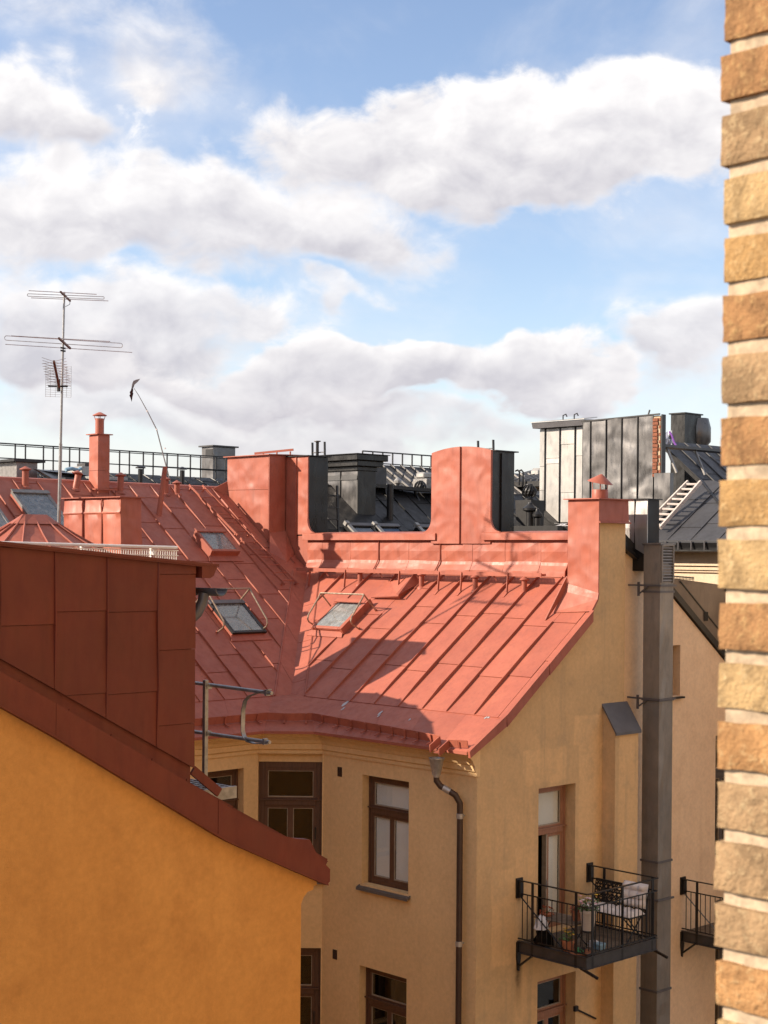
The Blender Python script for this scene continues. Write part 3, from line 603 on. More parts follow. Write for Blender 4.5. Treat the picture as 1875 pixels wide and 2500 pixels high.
# --- middle stack: arched red face, black body behind
U0, U1 = 3.09, 4.70; UM = hv(1128, 1200, 3.75)[0]
body = MB().ubox((U0 + .015, U1 - .015), (3.76, 4.42), (-.2, 2.03)).build('chimney', BLACKG, house)
def archz(u): return 2.05 + .10 * (1 - ((u - (U0 + U1) / 2) / ((U1 - U0) / 2)) ** 2)
for (a, b, side) in ((U0, UM - .008, -1), (UM + .008, U1, 1)):
    m = MB(); top = [(a + (b - a) * k / 8, archz(a + (b - a) * k / 8)) for k in range(9)]
    fl = []
    e = b if side > 0 else a
    for k in range(7): t = k / 6 * math.pi / 2; fl.append((e + side * .24 * (1 - math.cos(t)), .72 - .28 * math.sin(t)))
    pts = ([(a, .20)] + [(a, archz(a))] + top[1:] + fl[0:] + [(b + .24, .37), (b, .37), (b, .20)]) if side > 0 else ([(b, .20), (a, .20), (a, .37), (a - .24, .37)] + fl[::-1] + top)
    nseg = len(pts); m.prism([W(p[0], 3.70 - (.02 if side > 0 else 0), p[1]) for p in pts], V * .05); m.build('metal_sheet', REDD, body)
MB().bar(W(UM, 3.69, .2), W(UM, 3.69, archz(UM)), .016, .045, V).build('seam', RED, body)
MB().bar(W(U0 - .0, 4.02, .3), W(U0 - .0, 4.02, 2.0), .04, .02, V).build('seam', IRON, body)
MB().ubox((U0 - .05, U1 + .03), (3.80, 4.48), (2.032, 2.055)).build('cap_plate', BLACK, body)
def hooks(parent, P, A, w, h):
    for s in (0, w):
        m = MB(); m.bar(P + A * s - Z * .3, P + A * (s + .02) + Z * h, .05, .022, A); m.build('ladder_stile', IRON, parent)
    MB().tube([P + A * .0 + Z * h * .35, P + A * w + Z * h * .35], .012, 6).build('ladder_rung', STEELD, parent)
hp = hv(1206, 1080, 4.44); hooks(body, W(hp[0], 4.44, 2.05), U, .42, .27)
# --- left stack: red block on the slope, against the fire wall
blk = MB().ubox((9.39, 10.86), (3.27, 4.2), (.05, 2.17)).build('chimney', RED, house)
z1 = hv(600, 1197, 3.25)[2]; rz = lambda u: ZE + S * (u - 4.85)
m = MB(); m.prism([W(9.37, 3.25, z1 + .004), W(10.88, 3.25, z1 + .02), W(10.88, 3.25, 2.18), W(9.37, 3.25, 2.18)], V * .03); m.build('metal_sheet', REDD, blk)
m = MB(); m.prism([W(9.37, 3.25, z1 - .004), W(10.88, 3.25, z1 + .012), W(10.88, 3.25, rz(10.88) - .1), W(9.37, 3.25, rz(9.37) - .1)], V * .03); m.build('metal_sheet', REDD, blk)
m = MB(); m.prism([W(9.365, 3.25, rz(9.37) - .2), W(9.365, 3.72, rz(9.37) - .2), W(9.365, 3.72, 2.18), W(9.365, 3.25, 2.18)], U * .03); m.build('metal_sheet', REDD, blk)
MB().bar(W(9.36, 3.25, .1), W(9.36, 3.25, 2.18), .02, .02, V).build('seam', RED, blk)
m = MB(); m.prism([W(9.30, 3.18, 2.18), W(10.95, 3.18, 2.18), W(10.95, 4.3, 2.21), W(9.30, 4.3, 2.21)], Z * .02); m.build('cap_plate', RED, blk)
stk = MB().ubox((8.63, 9.36), (3.78, 4.36), (-.2, 2.14)).build('chimney', BLACKG, house)
m = MB(); m.prism([W(8.615, 3.745, .40), W(8.99, 3.745, .40), W(8.99, 3.745, 2.15), W(8.615, 3.745, 2.15)], V * .032); m.build('metal_sheet', REDD, stk)
m = MB(); m.prism([W(9.005, 3.745, -.1), W(9.36, 3.745, -.1), W(9.36, 3.745, 2.15), W(9.005, 3.745, 2.15)], V * .032); m.build('metal_sheet', REDD, stk)
MB().bar(W(8.998, 3.735, .3), W(8.998, 3.735, 2.15), .016, .03, V).build('seam', RED, stk)
MB().ubox((8.57, 9.33), (3.70, 4.42), (2.152, 2.172)).build('cap_plate', BLACK, stk)
m = MB(); m.prism([W(8.62, 3.742, .75)] + [W(8.62 - .24 * (1 - math.cos(k * .2618)), 3.742, .75 - .31 * math.sin(k * .2618)) for k in range(7)] + [W(8.62, 3.742, .42)], V * .05); m.build('flared_foot', REDD, stk)
hp = hv(760, 1085, 4.3); hooks(stk, W(8.72, 4.35, 2.15), U, .42, .36)
fp = W(*hv(775, 1080, 4.30)); MB().tube([fp - Z * .7, fp], .035, 8).build('flue_pipe', IRON, stk); MB().lathe(fp, [(.035, 0), (.08, .02), (.08, .035), (.02, .04)], 10).build('flue_cap', STEELD, stk)
m = MB(); m.bar(W(10.2, 3.5, 2.26), W(9.30, 3.9, 2.33), .02, .05); [m.bar(W(10.0 - .32 * k, 3.6 + .13 * k, 2.2), W(10.0 - .32 * k, 3.6 + .13 * k, 2.29), .02, .03) for k in range(3)]; m.build('roof_hook_rail', RED, blk)
# foot flashing between the block, valley and parapet
m = MB(); m.prism([W(9.36, 3.27, rz(9.36) + .24), W(9.36, 3.74, rz(9.36) + .3), pL(3.72, 4.2, .03), pL(3.3, 3.95, .015), pL(3.05, 4.25, .012)], Z * -.02); m.build('foot_flashing', RED, blk)
m = MB(); m.prism([W(10.88, 3.24, rz(10.88) + .02), W(9.40, 3.24, rz(9.40) + .04), pL(3.12, 4.5, .012), pL(3.12, 6.05, .012)], Z * -.012); m.build('foot_flashing', RED, blk)
m = MB(); m.prism([W(10.88, 3.25, rz(10.88)), W(10.88, 3.25, rz(10.88) + .32), pL(2.95, 6.2, .02)], U * .02); m.build('foot_flashing', RED, blk)
# --- right stack on the gable
rst = MB().ubox((.005, .62), (3.115, GV - .01), (-1.2, .99)).build('chimney', RED, house)
m = MB(); m.prism([W(-.075, 3.095, -.70), W(.635, 3.095, -.52), W(.635, 3.095, 1.0), W(-.075, 3.095, 1.0)], V * .025); m.build('metal_sheet', REDD, rst)
m = MB(); m.loft([[W(-.085, 3.09, -.69), W(.66, 3.09, -.52), W(.66, 3.12, -.52), W(-.085, 3.12, -.69)], [W(-.10, 3.04, -.80), W(.66, 3.04, -.68), W(.66, 3.07, -.68), W(-.10, 3.07, -.82)], [pR(-.12, 2.86, .03), pR(.72, 2.80, .02), pR(.72, 2.85, .0), pR(-.12, 2.9, .0)]]); m.build('foot_flashing', REDD, rst)
m = MB(); m.prism([W(.645, 3.09, -.4), W(.645, 3.09, -.66), pR(.74, 2.62, .0), pR(.74, 2.62, .03)], U * .02); m.build('seam', RED, rst)
m = MB(); m.loft([[W(-.06, 3.10, 1.0), W(-.06, GV, 1.0), W(-.02, GV, 1.0), W(-.02, 3.10, 1.0)], [W(-.07, 3.10, .62), W(-.07, GV + .01, .62), W(-.02, GV + .01, .62), W(-.02, 3.10, .62)], [W(-.12, 3.10, .575), W(-.12, GV + .05, .575), W(-.02, GV + .05, .57), W(-.02, 3.10, .57)]]); m.build('metal_sheet', RED, rst)
MB().ubox((-.13, .70), (3.03, GV + .06), (1.0, 1.018)).build('cap_plate', RED, rst)
fx = W(.22, 3.5, 1.018); MB().lathe(fx, [(.15, 0), (.15, .16), (.145, .17), (.05, .17)], 20).build('flue', RED, rst, smooth=True)
ax = (Z + V * .0 + U * -.22).normalized(); hc = fx + Z * .30 - U * .0
MB().lathe(hc, [(.235, 0), (.225, .012), (.02, .155), (.0, .16)], 20, ax=ax).build('rain_hat', RED, rst, smooth=True)
for a in (.4, 2.5, 4.6): m = MB(); d = Vector((math.cos(a), math.sin(a), 0)); m.bar(fx + d * .145 + Z * .12, hc + d * .16 + Z * (.0 - .12 * d.dot(-U) * .0) + Z * (d.dot(U) * .03), .02, .008, d); m.build('hat_strut', RED, rst)
# ------------------------------------------------------------------ things fixed on the red roof
def skylight(parent, P, A, B, N, w, h, raise_=.10, frame=IRON, glass=GLASSD, curb=RED, ft=.075, blind=CURT):
    """P lower left corner on the roof, A across, B up the slope"""
    m = MB(); m.fbox(P, A, B, N, (-.02, w + .02), (-.02, h + .02), (-.03, raise_ * .55)); sk_ = m.build('skylight', curb, parent)
    m = MB(); bx = lambda a, b, n0=raise_ * .55, n1=raise_: m.fbox(P, A, B, N, a, b, (n0, n1))
    bx((-.03, ft - .03), (-.03, h + .03)); bx((w - ft + .03, w + .03), (-.03, h + .03)); bx((ft - .03, w - ft + .03), (-.03, ft - .03)); bx((ft - .03, w - ft + .03), (h - ft + .03, h + .03))
    m.build('frame', frame, sk_, bevel=.008)
    MB().fbox(P, A, B, N, (-.035, w + .035), (h - .06, h + .05), (raise_ + .001, raise_ + .028)).build('top_cover', CAPG if frame is IRON else frame, sk_)
    MB().fbox(P, A, B, N, (ft - .03, w - ft + .03), (ft - .03, h - ft + .03), (raise_ - .022, raise_ - .014)).build('pane', glass, sk_)
    if blind: MB().fbox(P, A, B, N, (ft - .03, w - ft + .03), (ft - .03, h - ft + .03), (raise_ * .55 + .001, raise_ * .55 + .006)).build('roller_blind', blind, sk_)
    # apron below and side flashings
    m = MB(); m.prism([P + A * -.05 + B * -.02 + N * .05, P + A * (w + .05) + B * -.02 + N * .05, P + A * (w + .12) - B * .16 + N * .016, P + A * -.10 - B * .16 + N * .016], N * -.01); m.build('apron', curb, sk_)
    return sk_
def hoop(parent, foot_a, foot_b, base, B, N):
    pass
# right roof skylight, with a red timber-like frame, ajar
skylight(house, pR(6.42, 2.06, .01), -U, BR, NR, .84, .86, .13, frame=RED, blind=None, glass=GLASSD)
MB().fbox(pR(5.58, 2.06, .0), -U, BR, NR, (.03, .09), (-.05, .95), (0, .16)).build('skylight_side_flashing', RED, house)
m = MB(); P = pR(5.60, 2.98, 0); m.loft([[P, P - U * .72, P - U * .72 + NR * .10, P + NR * .05], [P + BR * .55, P + BR * .55 - U * .72, P + BR * .55 - U * .72 + NR * .17, P + BR * .55 + NR * .03]]); hb = m.build('roof_hatch', RED, house)
m = MB(); m.prism([P - U * .74 + NR * .18 - BR * .05, P - U * .80 + NR * .16 - BR * .05, P - U * .84 + BR * .6 + NR * .0, P - U * .74 + BR * .62 + NR * .2], BR * .02); m.build('hatch_lip', RED, hb)
m = MB(); m.bar(P + NR * .06 - BR * .03 + U * .05, P - U * .78 + NR * .12 - BR * .03, .03, .025, NR); m.build('hatch_lip', RED, hb)
# left roof skylights
skylight(house, pL(.19, 6.82 - 4.85, .01), V, BL, NL, .82, .94, .12)
skylight(house, pL(1.24, 8.93 - 4.85, .02), V, BL, NL, .72, .70, .19, curb=RED, frame=RED, blind=None)
skylight(house, pL(-2.58, 9.45 - 4.85, .01), V, BL, NL, .80, 1.38, .14, frame=STEELD)
skylight(house, pL(-3.98, 9.45 - 4.85, .01), V, BL, NL, .80, 1.38, .14, frame=STEELD)
def safety_rail(P, A, B, N, w, depth, h):
    m = MB()
    rail = [P + N * h * .98 + B * (depth * .88), P + A * w + N * h * .98 + B * (depth * .88)]
    r = m.tube(rail, .017, 8).build('safety_rail', BRASS, house, smooth=True)
    for a in (0, w):
        Q = P + A * a
        pts = [Q, Q + N * h * .42 - B * .10, Q + N * h * .55 - B * .09, Q + N * h * .66 - B * .02, Q + N * h * .9 + B * depth * .72, Q + N * h * .98 + B * depth * .88]
        MB().tube(pts, .017, 8).build('rail_hoop', BRASS, r, smooth=True)
        MB().tube([Q + N * h * .98 + B * depth * .88, Q + B * depth * 1.02], .017, 8).build('rail_leg', BRASS, r, smooth=True)
        for b in (0, depth * 1.02): MB().bar(Q + B * b, Q + B * b + N * .05, .05, .03, B).build('rail_foot', RED, r)
ua, va = rr(772, 1530); ub_, vb_ = rr(823, 1489); uc, vc = rr(873, 1541)
safety_rail(pR(ua, va), -U, BR, NR, ua - uc, (vb_ - va) / CT * 1.0, .50)
va, ua = lr(529, 1545); vc, uc = lr(630, 1535); vb_, ub_ = lr(577, 1475)
safety_rail(pL(va, ua), V, BL, NL, vc - va, (ub_ - ua) / CT, .50)
# roof ladder: two stiles with rungs on hooks
tl, tr, bl, br_ = (2.24, 6.20), (2.62, 6.20), (2.58, 3.22), (2.96, 3.22)
lerp = lambda a, b, t: (a[0] + (b[0] - a[0]) * t, a[1] + (b[1] - a[1]) * t)
for (t0, t1) in ((0, .52), (.55, 1.0)):
    lad = None
    for a, b in ((tl, bl), (tr, br_)):
        m = MB(); m.bar(pL(*lerp(a, b, t0), .10), pL(*lerp(a, b, t1), .10), .022, .05, NL); o = m.build('roof_ladder' if lad is None else 'stile', RED, house if lad is None else lad); lad = lad or o
        for t in (t0 + .02, t1 - .02): MB().bar(pL(*lerp(a, b, t), .0), pL(*lerp(a, b, t), .13), .03, .03, BL).build('ladder_hook', RED, lad)
    n = 6
    for k in range(n): t = t0 + (t1 - t0) * (k + .5) / n; MB().tube([pL(*lerp(tl, bl, t), .10), pL(*lerp(tr, br_, t), .10)], .012, 6).build('rung', RED, lad)
# walkway bridge below the parapet
gu0 = hv(724, 1390, 3.27); gu1 = hv(1322, 1404, 3.27); zg = (gu0[2] + gu1[2]) / 2
zgf = lambda u: gu0[2] + (gu1[2] - gu0[2]) * (gu0[0] - u) / (gu0[0] - gu1[0])
wk = MB().bar(W(gu0[0], 3.27, gu0[2]), W(gu1[0], 3.27, gu1[2]), .016, .075).build('roof_walkway', RED, house)
MB().bar(W(gu0[0] - .1, 3.50, gu0[2]), W(gu1[0] + .1, 3.50, gu1[2]), .012, .05).build('edge_bar', RED, wk)
m = MB(); u = gu0[0] - .03
while u > gu1[0] + .05: m.bar(W(u, 3.275, zgf(u)), W(u, 3.495, zgf(u)), .026, .030); u -= .075
for vv in (3.35, 3.42): m.bar(W(gu0[0] - .1, vv, gu0[2]), W(gu1[0] + .1, vv, gu1[2]), .006, .022)
m.build('grating', RED, wk, kind='stuff')
for x in (757, 844, 976, 1073, 1128, 1241):
    g = hv(x, 1400, 3.27)[0]; m = MB(); m.bar(W(g, 3.265, zgf(g) + .02), W(g, 3.23, ZE + S * 3.23 + .03), .014, .045, V); m.bar(W(g, 3.23, ZE + S * 3.23 + .03), W(g, 3.12, ZE + S * 3.12 + .015), .045, .014); m.bar(W(g, 3.27, zgf(g) - .03), W(g, 3.50, zgf(g) - .03), .03, .02); m.build('bracket', RED, wk)
for x in (790, 922, 1010, 1200):
    g = hv(x, 1398, 3.27)[0]; m = MB(); m.bar(W(g, 3.32, zgf(g) - .02), W(g - .05, 3.36, zgf(g) - .13), .03, .03); m.build('bolt_lug', RED, wk)
# vent pipes
def vent(parent, P, r, h, mat=RED, hat=True, lean=None):
    ax = (Z + (lean or Vector())).normalized()
    o = MB().lathe(P - Z * .12, [(r, 0), (r, h + .12)], 12, ax=ax).build('vent_pipe', mat, parent, smooth=True)
    if hat: MB().lathe(P + ax * h, [(r * 1.02, -.02), (r * 1.75, .0), (r * 1.75, .014), (r * .25, .07), (.001, .075)], 12, ax=ax).build('vent_hat', mat, o, smooth=True)
    MB().lathe(P - Z * .02, [(r * 1.8, -.03), (r * 1.5, .015), (r * 1.02, .03)], 10).build('collar', mat, o, smooth=True)
    return o
for (u, v) in ((6.487, 3.374), (4.622, 3.335), (3.117, 3.304), (1.824, 3.271)):
    o = vent(house, pR(u, v), .052, .24); 
for (x, y, yt, r, ln) in ((62, 1188, 1143, .072, 0), (182, 1193, 1152, .070, .22), (293, 1200, 1158, .070, .04), (404, 1205, 1168, .066, .0), (432, 1205, 1178, .062, 0)):
    v, u = lr(x, y); P = pL(v, u); h = (y - yt) * P.y / FPX * .92; vent(house, P, r, h, lean=V * ln)
v, u = lr(388, 1258); P = pL(v, u); t = hit(403, 1139, P, Vector((0, 1, 0)))
MB().tube([P - (t - P) * .1, t], .062, 10, .050).build('leaning_pipe', RED, house, smooth=True)
# tall slim flue and the broad low stack in front of it
tf = MB().ubox((10.80, 11.12), (-.335, -.055), (.9, 2.50)).build('chimney', RED, house)
for z0, z1 in ((.95, 1.72), (1.73, 2.49)):
    MB().prism([W(10.79, -.345, z0), W(11.13, -.345, z0), W(11.13, -.345, z1), W(10.79, -.345, z1)], V * .009).build('metal_sheet', REDD, tf)
    MB().prism([W(10.785, -.345, z0), W(10.785, -.05, z0), W(10.785, -.05, z1), W(10.785, -.345, z1)], U * .009).build('metal_sheet', REDD, tf)
MB().ubox((10.74, 11.18), (-.40, .005), (2.50, 2.52)).build('cap_plate', RED, tf)
fx = W(10.96, -.195, 2.52); MB().lathe(fx, [(.095, 0), (.095, .34), (.08, .34)], 14).build('flue', RED, tf, smooth=True)
MB().lathe(fx + Z * .40, [(.155, 0), (.155, .012), (.03, .075), (.001, .08)], 14).build('rain_hat', RED, tf, smooth=True)
m = MB(); [m.bar(fx + Vector((math.cos(a), math.sin(a), 0)) * .09 + Z * .30, fx + Vector((math.cos(a), math.sin(a), 0)) * .12 + Z * .405, .014, .006) for a in (.3, 1.9, 3.4, 5.0)]; m.build('hat_struts', RED, tf)
m = MB(); m.bar(W(10.72, -.42, 1.32), W(10.72, .10, 1.32), .05, .03); m.bar(W(11.2, -.42, 1.32), W(10.72, -.42, 1.32), .05, .03)
[m.bar(W(10.72, v_, 1.10), W(10.72, v_, 1.31), .025, .02) for v_ in (-.38, -.1, .08)]; m.bar(W(11.1, -.42, 1.12), W(11.1, -.42, 1.31), .025, .02); m.build('snow_rail', RED, tf)
bx0, bx1, bv0, bv1, bz = 6.53, 8.33, -2.64, -2.24, .985
box = MB().ubox((bx0, bx1), (bv0, bv1), (-2.4, bz)).build('chimney', RED, house)
cu = [bx0 - .02] + [hv(x, 1250, -2.64)[0] for x in (253, 207)] + [bx1 + .1]
for k in range(3):
    a, b = cu[k] + .004, cu[k + 1] - .004; n = 6; m = MB()
    f = lambda s, z, d: W(a + (b - a) * s, bv0 - .02 - d, z)
    rings = []
    for i in range(n + 1):
        s = i / n; bow = math.sin(math.pi * s); col = [f(s, -2.3, .0), f(s, .0, .02 * bow), f(s, .58, .03 * bow + .01), f(s, .68, .015), f(s, .71, .035), f(s, .74, .015), f(s, .92, .025 * bow), f(s, bz, .0)]
        rings.append(col + [p + V * .03 for p in col[::-1]])
    m.loft(rings); m.build('metal_sheet', REDD, box, smooth=True)
    if k: m = MB(); m.tube([W(cu[k], bv0 - .035, -2.2), W(cu[k], bv0 - .045, .3), W(cu[k], bv0 - .04, .7), W(cu[k], bv0 - .055, .88), W(cu[k], bv0 - .03, bz)], .016, 6); m.build('seam', RED, box)
m = MB(); rings = []
for i in range(9):
    z = -2.2 + (bz + 2.2) * i / 8; d = .02 + .05 * math.sin(i * 1.25) * (i < 7); rings.append([W(bx0 - .02 - d * .3, bv0 - .03, z), W(bx0 - .03 - d, (bv0 + bv1) / 2, z), W(bx0 - .02, bv1 + .02 + d * .6, z), W(bx0 + .02, bv1 + .02 + d * .6, z), W(bx0 + .02, bv0 - .03, z)])
m.loft(rings); m.build('metal_sheet', REDD, box, smooth=True)
m = MB(); m.prism([W(bx0 - .09, bv0 - .09, bz), W(bx1 + .2, bv0 - .09, bz + .01), W(bx1 + .2, bv1 + .10, bz), W(bx0 - .09, bv1 + .10, bz)], Z * .018); m.build('cap_plate', RED, box)

# turret with a low conical roof over the left wing
tc_ = W(6.1, -4.62, 0); zt_ = .57
tw = MB().lathe(tc_ - Z * 6, [(1.55, 0), (1.55, 5.55)], 20).build('stair_turret', OCHRE, house, smooth=True)
nn = 18; rid = [tc_ + U * .0 - V * .42, tc_ + V * .10]
def tp(k, t):
    a = 6.2832 * k / nn; d = Vector((math.cos(a), math.sin(a), 0)); c = tc_ + V * max(-.32, min(.12, d.dot(V) * .5)); r = 1.85
    return c + d * (.02 + r * t) + Z * (zt_ - .95 * t - .06 * math.sin(math.pi * t))
for k in range(nn):
    m = MB(); r0 = [tp(k + .02, t) for t in (0, .25, .5, .75, 1)]; r1 = [tp(k + .98, t) for t in (0, .25, .5, .75, 1)]
    m.loft([[*r0, *[p - Z * .02 for p in r0[::-1]]], [*r1, *[p - Z * .02 for p in r1[::-1]]]]); m.build('metal_sheet', RED, tw)
    m = MB(); m.tube([tp(k, t) + Z * .016 for t in (.06, .3, .55, .8, 1)], .018, 5); m.build('seam', RED, tw)
m = MB(); m.loft([[tp(k, .13) + Z * .03 for k in range(nn)], [tp(k, .0) + Z * .05 for k in range(nn)]]); m.build('finial_cap', RED, tw)

# ------------------------------------------------------------------ television aerial mast
au = hv(141, 1243, -3.05); ab = W(au[0], -3.05, ZE + S * (au[0] - 4.85)); at_ = hit(157, 713, ab, Vector((0, 1, 0)))
am = lambda y: ab + (at_ - ab) * ((1281 - y) / (1281 - 713))
ant = thing('television_aerial', 'tall galvanised aerial mast with three stacked antennas beside the wide red stack', 'aerial', ab)
MB().tube([ab - Z * .1, am(1000)], .032, 10).build('mast', STEEL, ant, smooth=True); MB().tube([am(1002), at_], .025, 10, .02).build('mast', STEEL, ant, smooth=True)
m = MB(); m.tube([am(1244), W(bx1 + .0, bv0 + .02, am(1244).z)], .015, 6); m.bar(am(1248), am(1238), .1, .1); m.build('wall_clamp', IRON, ant)
D = Vector((1, 0, 0)); Bm = (V * -1).normalized()
def px(x, y, dep=0.0): return hit(x, y, ab + Vector((0, dep, 0)), Vector((0, 1, 0)))
def loopdip(parent, x0, x1, y0, y1, dy, dep, sl):
    r = dy; pts = []
    yl = lambda x: y0 + (y1 - y0) * (x - x0) / (x1 - x0)
    for k in range(9): a = math.pi / 2 + math.pi * k / 8; pts.append(px(x0 + r * .5 + r * .5 * math.cos(a), yl(x0) + r / 2 - r / 2 * math.sin(a), dep))
    for k in range(9): a = -math.pi / 2 + math.pi * k / 8; pts.append(px(x1 - r * .5 + r * .5 * math.cos(a), yl(x1) + r / 2 - r / 2 * math.sin(a), dep))
    pts.append(pts[0]); MB().tube(pts, .0075, 5).build('folded_dipole', ALU, parent, smooth=True)
S8 = 1659 / 450
P8 = lambda x, y: (x / S8, 690 + y / S8)
def element(parent, a, b, dep, r=.0075): MB().tube([px(*P8(*a), dep), px(*P8(*b), dep)], r, 5).build('element', ALU, parent)
b1 = MB().bar(px(*P8(545, 82), -.5), px(*P8(632, 165), .55), .03, .03).build('boom', RUSTY, ant)
element(b1, (258, 72), (870, 105), -.45); element(b1, (280, 137), (975, 164), .5); x0, y0 = P8(245, 100); x1, y1 = P8(938, 126); loopdip(b1, x0, x1, y0, y1, 22 / S8, -.05, 0)
b2 = MB().bar(px(*P8(530, 500), -.6), px(*P8(632, 592), .75), .035, .035).build('boom', RUSTY, ant)
element(b2, (100, 478), (992, 530), -.55); element(b2, (48, 555), (1190, 628), .7); x0, y0 = P8(40, 478); x1, y1 = P8(1102, 545); loopdip(b2, x0, x1, y0, y1, 40 / S8, 0, 0)
for y in (585, 610): m = MB(); m.bar(px(*P8(545, y), -.05), px(*P8(590, y + 8), -.05), .03, .03); m.build('clamp', IRON, b2)
m = MB(); m.tube([px(*P8(630, 168), .5), px(*P8(628, 195), .3), px(*P8(590, 216), .0)], .006, 5); m.build('cable', IRON, b1)
b3 = MB().bar(px(*P8(485, 708), -1.2), px(*P8(535, 945), -.1), .04, .04).build('boom', RUSTY, ant)
for k in range(9):
    t = k / 8; c = (485 + 48 * t, 712 + 200 * t); dep = -1.2 + 1.0 * t; dy = 20 + 8 * (1 - t)
    for sx in (-1, 1):
        for sy in (-1, 1):
            element(b3, (c[0] + sx * 14, c[1] + sy * 6), (c[0] + sx * 108, c[1] + sy * dy + sx * 4 - 6), dep, .005)
mg = MB()
for k in range(15): y = 752 + 275 * k / 14; mg.tube([px(*P8(412 + (-4 if k > 12 else 0), y - 4), .1), px(*P8(500, y), .16), px(*P8(560, y + 2), .16), px(*P8(642, y + 6), .1)], .0035, 4)
for x in (412, 455, 500, 560, 600, 642): mg.tube([px(*P8(x, 752), .12), px(*P8(x - 2, 1030), .12)], .004, 4)
mg.build('reflector_grid', ALU, ant, kind='stuff')
m = MB(); m.bar(px(*P8(435, 932), -.05), px(*P8(610, 934), -.05), .03, .03); m.bar(px(*P8(525, 870), -.1), px(*P8(528, 980), -.1), .05, .05); m.build('bracket', IRON, ant)

# ------------------------------------------------------------------ kite-shaped bird scarer on a rod
kb = W(*hu(433, 1180, 12.4)); KD = kb.y
kx = lambda x, y, d=0: hit(x, y, kb + Vector((0, d, 0)), Vector((0, 1, 0)))
bird = thing('bird_scarer', 'dark bird-shaped kite tethered to a long thin leaning rod above the roof', 'bird scarer', kb)
MB().tube([kb - Z * .6, kx(*P8(1410, 1322)), kx(*P8(1325, 1155)), kx(*P8(1245, 1010)), kx(*P8(1205, 950))], .017, 6, .006).build('rod', STEELD, bird)
for a, b in (((1322, 1150), (1328, 1160)), ((1406, 1315), (1412, 1327)), ((1483, 1487), (1489, 1497))): MB().tube([kx(*P8(*a)), kx(*P8(*b))], .022, 6).build('ferrule', WHITE, bird)
def wing(pts, fold):
    m = MB(); q = [kx(*P8(*p), f) for p, f in zip(pts, fold)]; m.prism(q, Vector((.0, .012, .004))); return m
wing([(1193, 935), (1200, 885), (1222, 875), (1262, 866), (1240, 893), (1215, 915)], [0, -.1, -.25, -.5, -.3, -.1]).build('wing', KITE, bird)
wing([(1195, 945), (1199, 970), (1195, 990), (1200, 996), (1192, 1030), (1185, 1074), (1175, 1040), (1164, 1015), (1172, 1005), (1167, 985), (1178, 970), (1184, 945)], [0, .05, .1, .1, .25, .4, .3, .2, .15, .1, .05, 0]).build('wing', KITE, bird)
m = MB(); m.lathe(kx(*P8(1190, 958)), [(.004, 0), (.022, .04), (.030, .10), (.024, .17), (.006, .22)], 8, ax=Vector((.15, .3, 1.0)).normalized()); m.build('body', KITE, bird, smooth=True)
# weeds in the gutter
for i, (x, y, lab) in enumerate(((781, 1737, 'larger tuft of green weeds growing in the red eave gutter'), (797, 1739, 'smaller tuft of green weeds at the right in the red eave gutter'))):
    s = 0; P = sk(0, .93 - .05 * i, .33); m = MB()
    for k in range(60 - 20 * i):
        c = P + U * rnd(-.10, .10) * (1 - .3 * i) + V * rnd(-.05, .06) + Z * rnd(.0, .09); a = rnd(0, 6.28); r = rnd(.012, .024); d = Vector((math.cos(a), math.sin(a), rnd(-.3, .6))).normalized(); e = d.orthogonal().normalized()
        m.poly([c - d * r, c + e * r * .6, c + d * r, c - e * r * .6])
    for k in range(8): m.tube([P + U * rnd(-.03, .03) - Z * .02, P + U * rnd(-.1, .1) + Z * rnd(.03, .08)], .003, 4)
    tag(m.build('gutter_weed', LEAF), lab, 'weed', 'weeds in the gutter')
# ------------------------------------------------------------------ house in the left foreground: orange gable, oxide-red roof edge, sheet-clad dormer
left = thing('orange_house', 'orange plastered gable with oxide red verge and sheet clad dormer in the left foreground', 'house', W(-5.5, -10, GROUND))
GU = -5.5; LS = .545; zl = lambda v: -3.153 - LS * (v + 8.663)          # underside line of the verge along the gable
m = MB(); f = lambda v, z: W(GU, v, z)
m.prism([f(-8.63, GROUND), f(-8.63, -3.56), f(-8.60, -3.50), f(-8.545, -3.45), f(-8.47, -3.44), f(-8.46, -3.40), f(-8.42, -3.40), f(-8.42, zl(-8.42) + .03), f(-15.8, zl(-15.8)), f(-23, zl(-15.8) - 4), f(-23, GROUND)], U * .4); m.build('wall', ORANGE, left)
m = MB(); m.prism([W(GU + .3, -8.63, GROUND), W(4.68, -8.63, GROUND), W(4.68, -8.63, -3.4), W(GU + .3, -8.63, -3.4)], V * -.35); m.build('wall', ORANGE, left)
# roof deck
def dk(v, d=0.0): return zl(v) + .20 + d
m = MB(); m.prism([W(GU + .02, -8.25, dk(-8.25)), W(GU + .02, -15.8, dk(-15.8)), W(GU + .02, -23.2, dk(-15.8) - 4.05), W(GU + .02, -23.2, dk(-15.8) - 4.3), W(GU + .02, -15.8, dk(-15.8) - .25), W(GU + .02, -8.35, dk(-8.25) - .12)], U * 10.2); rf = m.build('roof', RUST, left)
lo_ = W(GU, -8.25, dk(-8.25, .006)); lb = (-V + Z * LS).normalized(); ln = (Z + V * LS).normalized()
clad(rf, lo_, U, lb, ln, [[(.03, 0), (10.1, 0), (10.1, 8.4), (.03, 8.4)]], [.62 * k for k in range(1, 17)], 1.6, RUST)
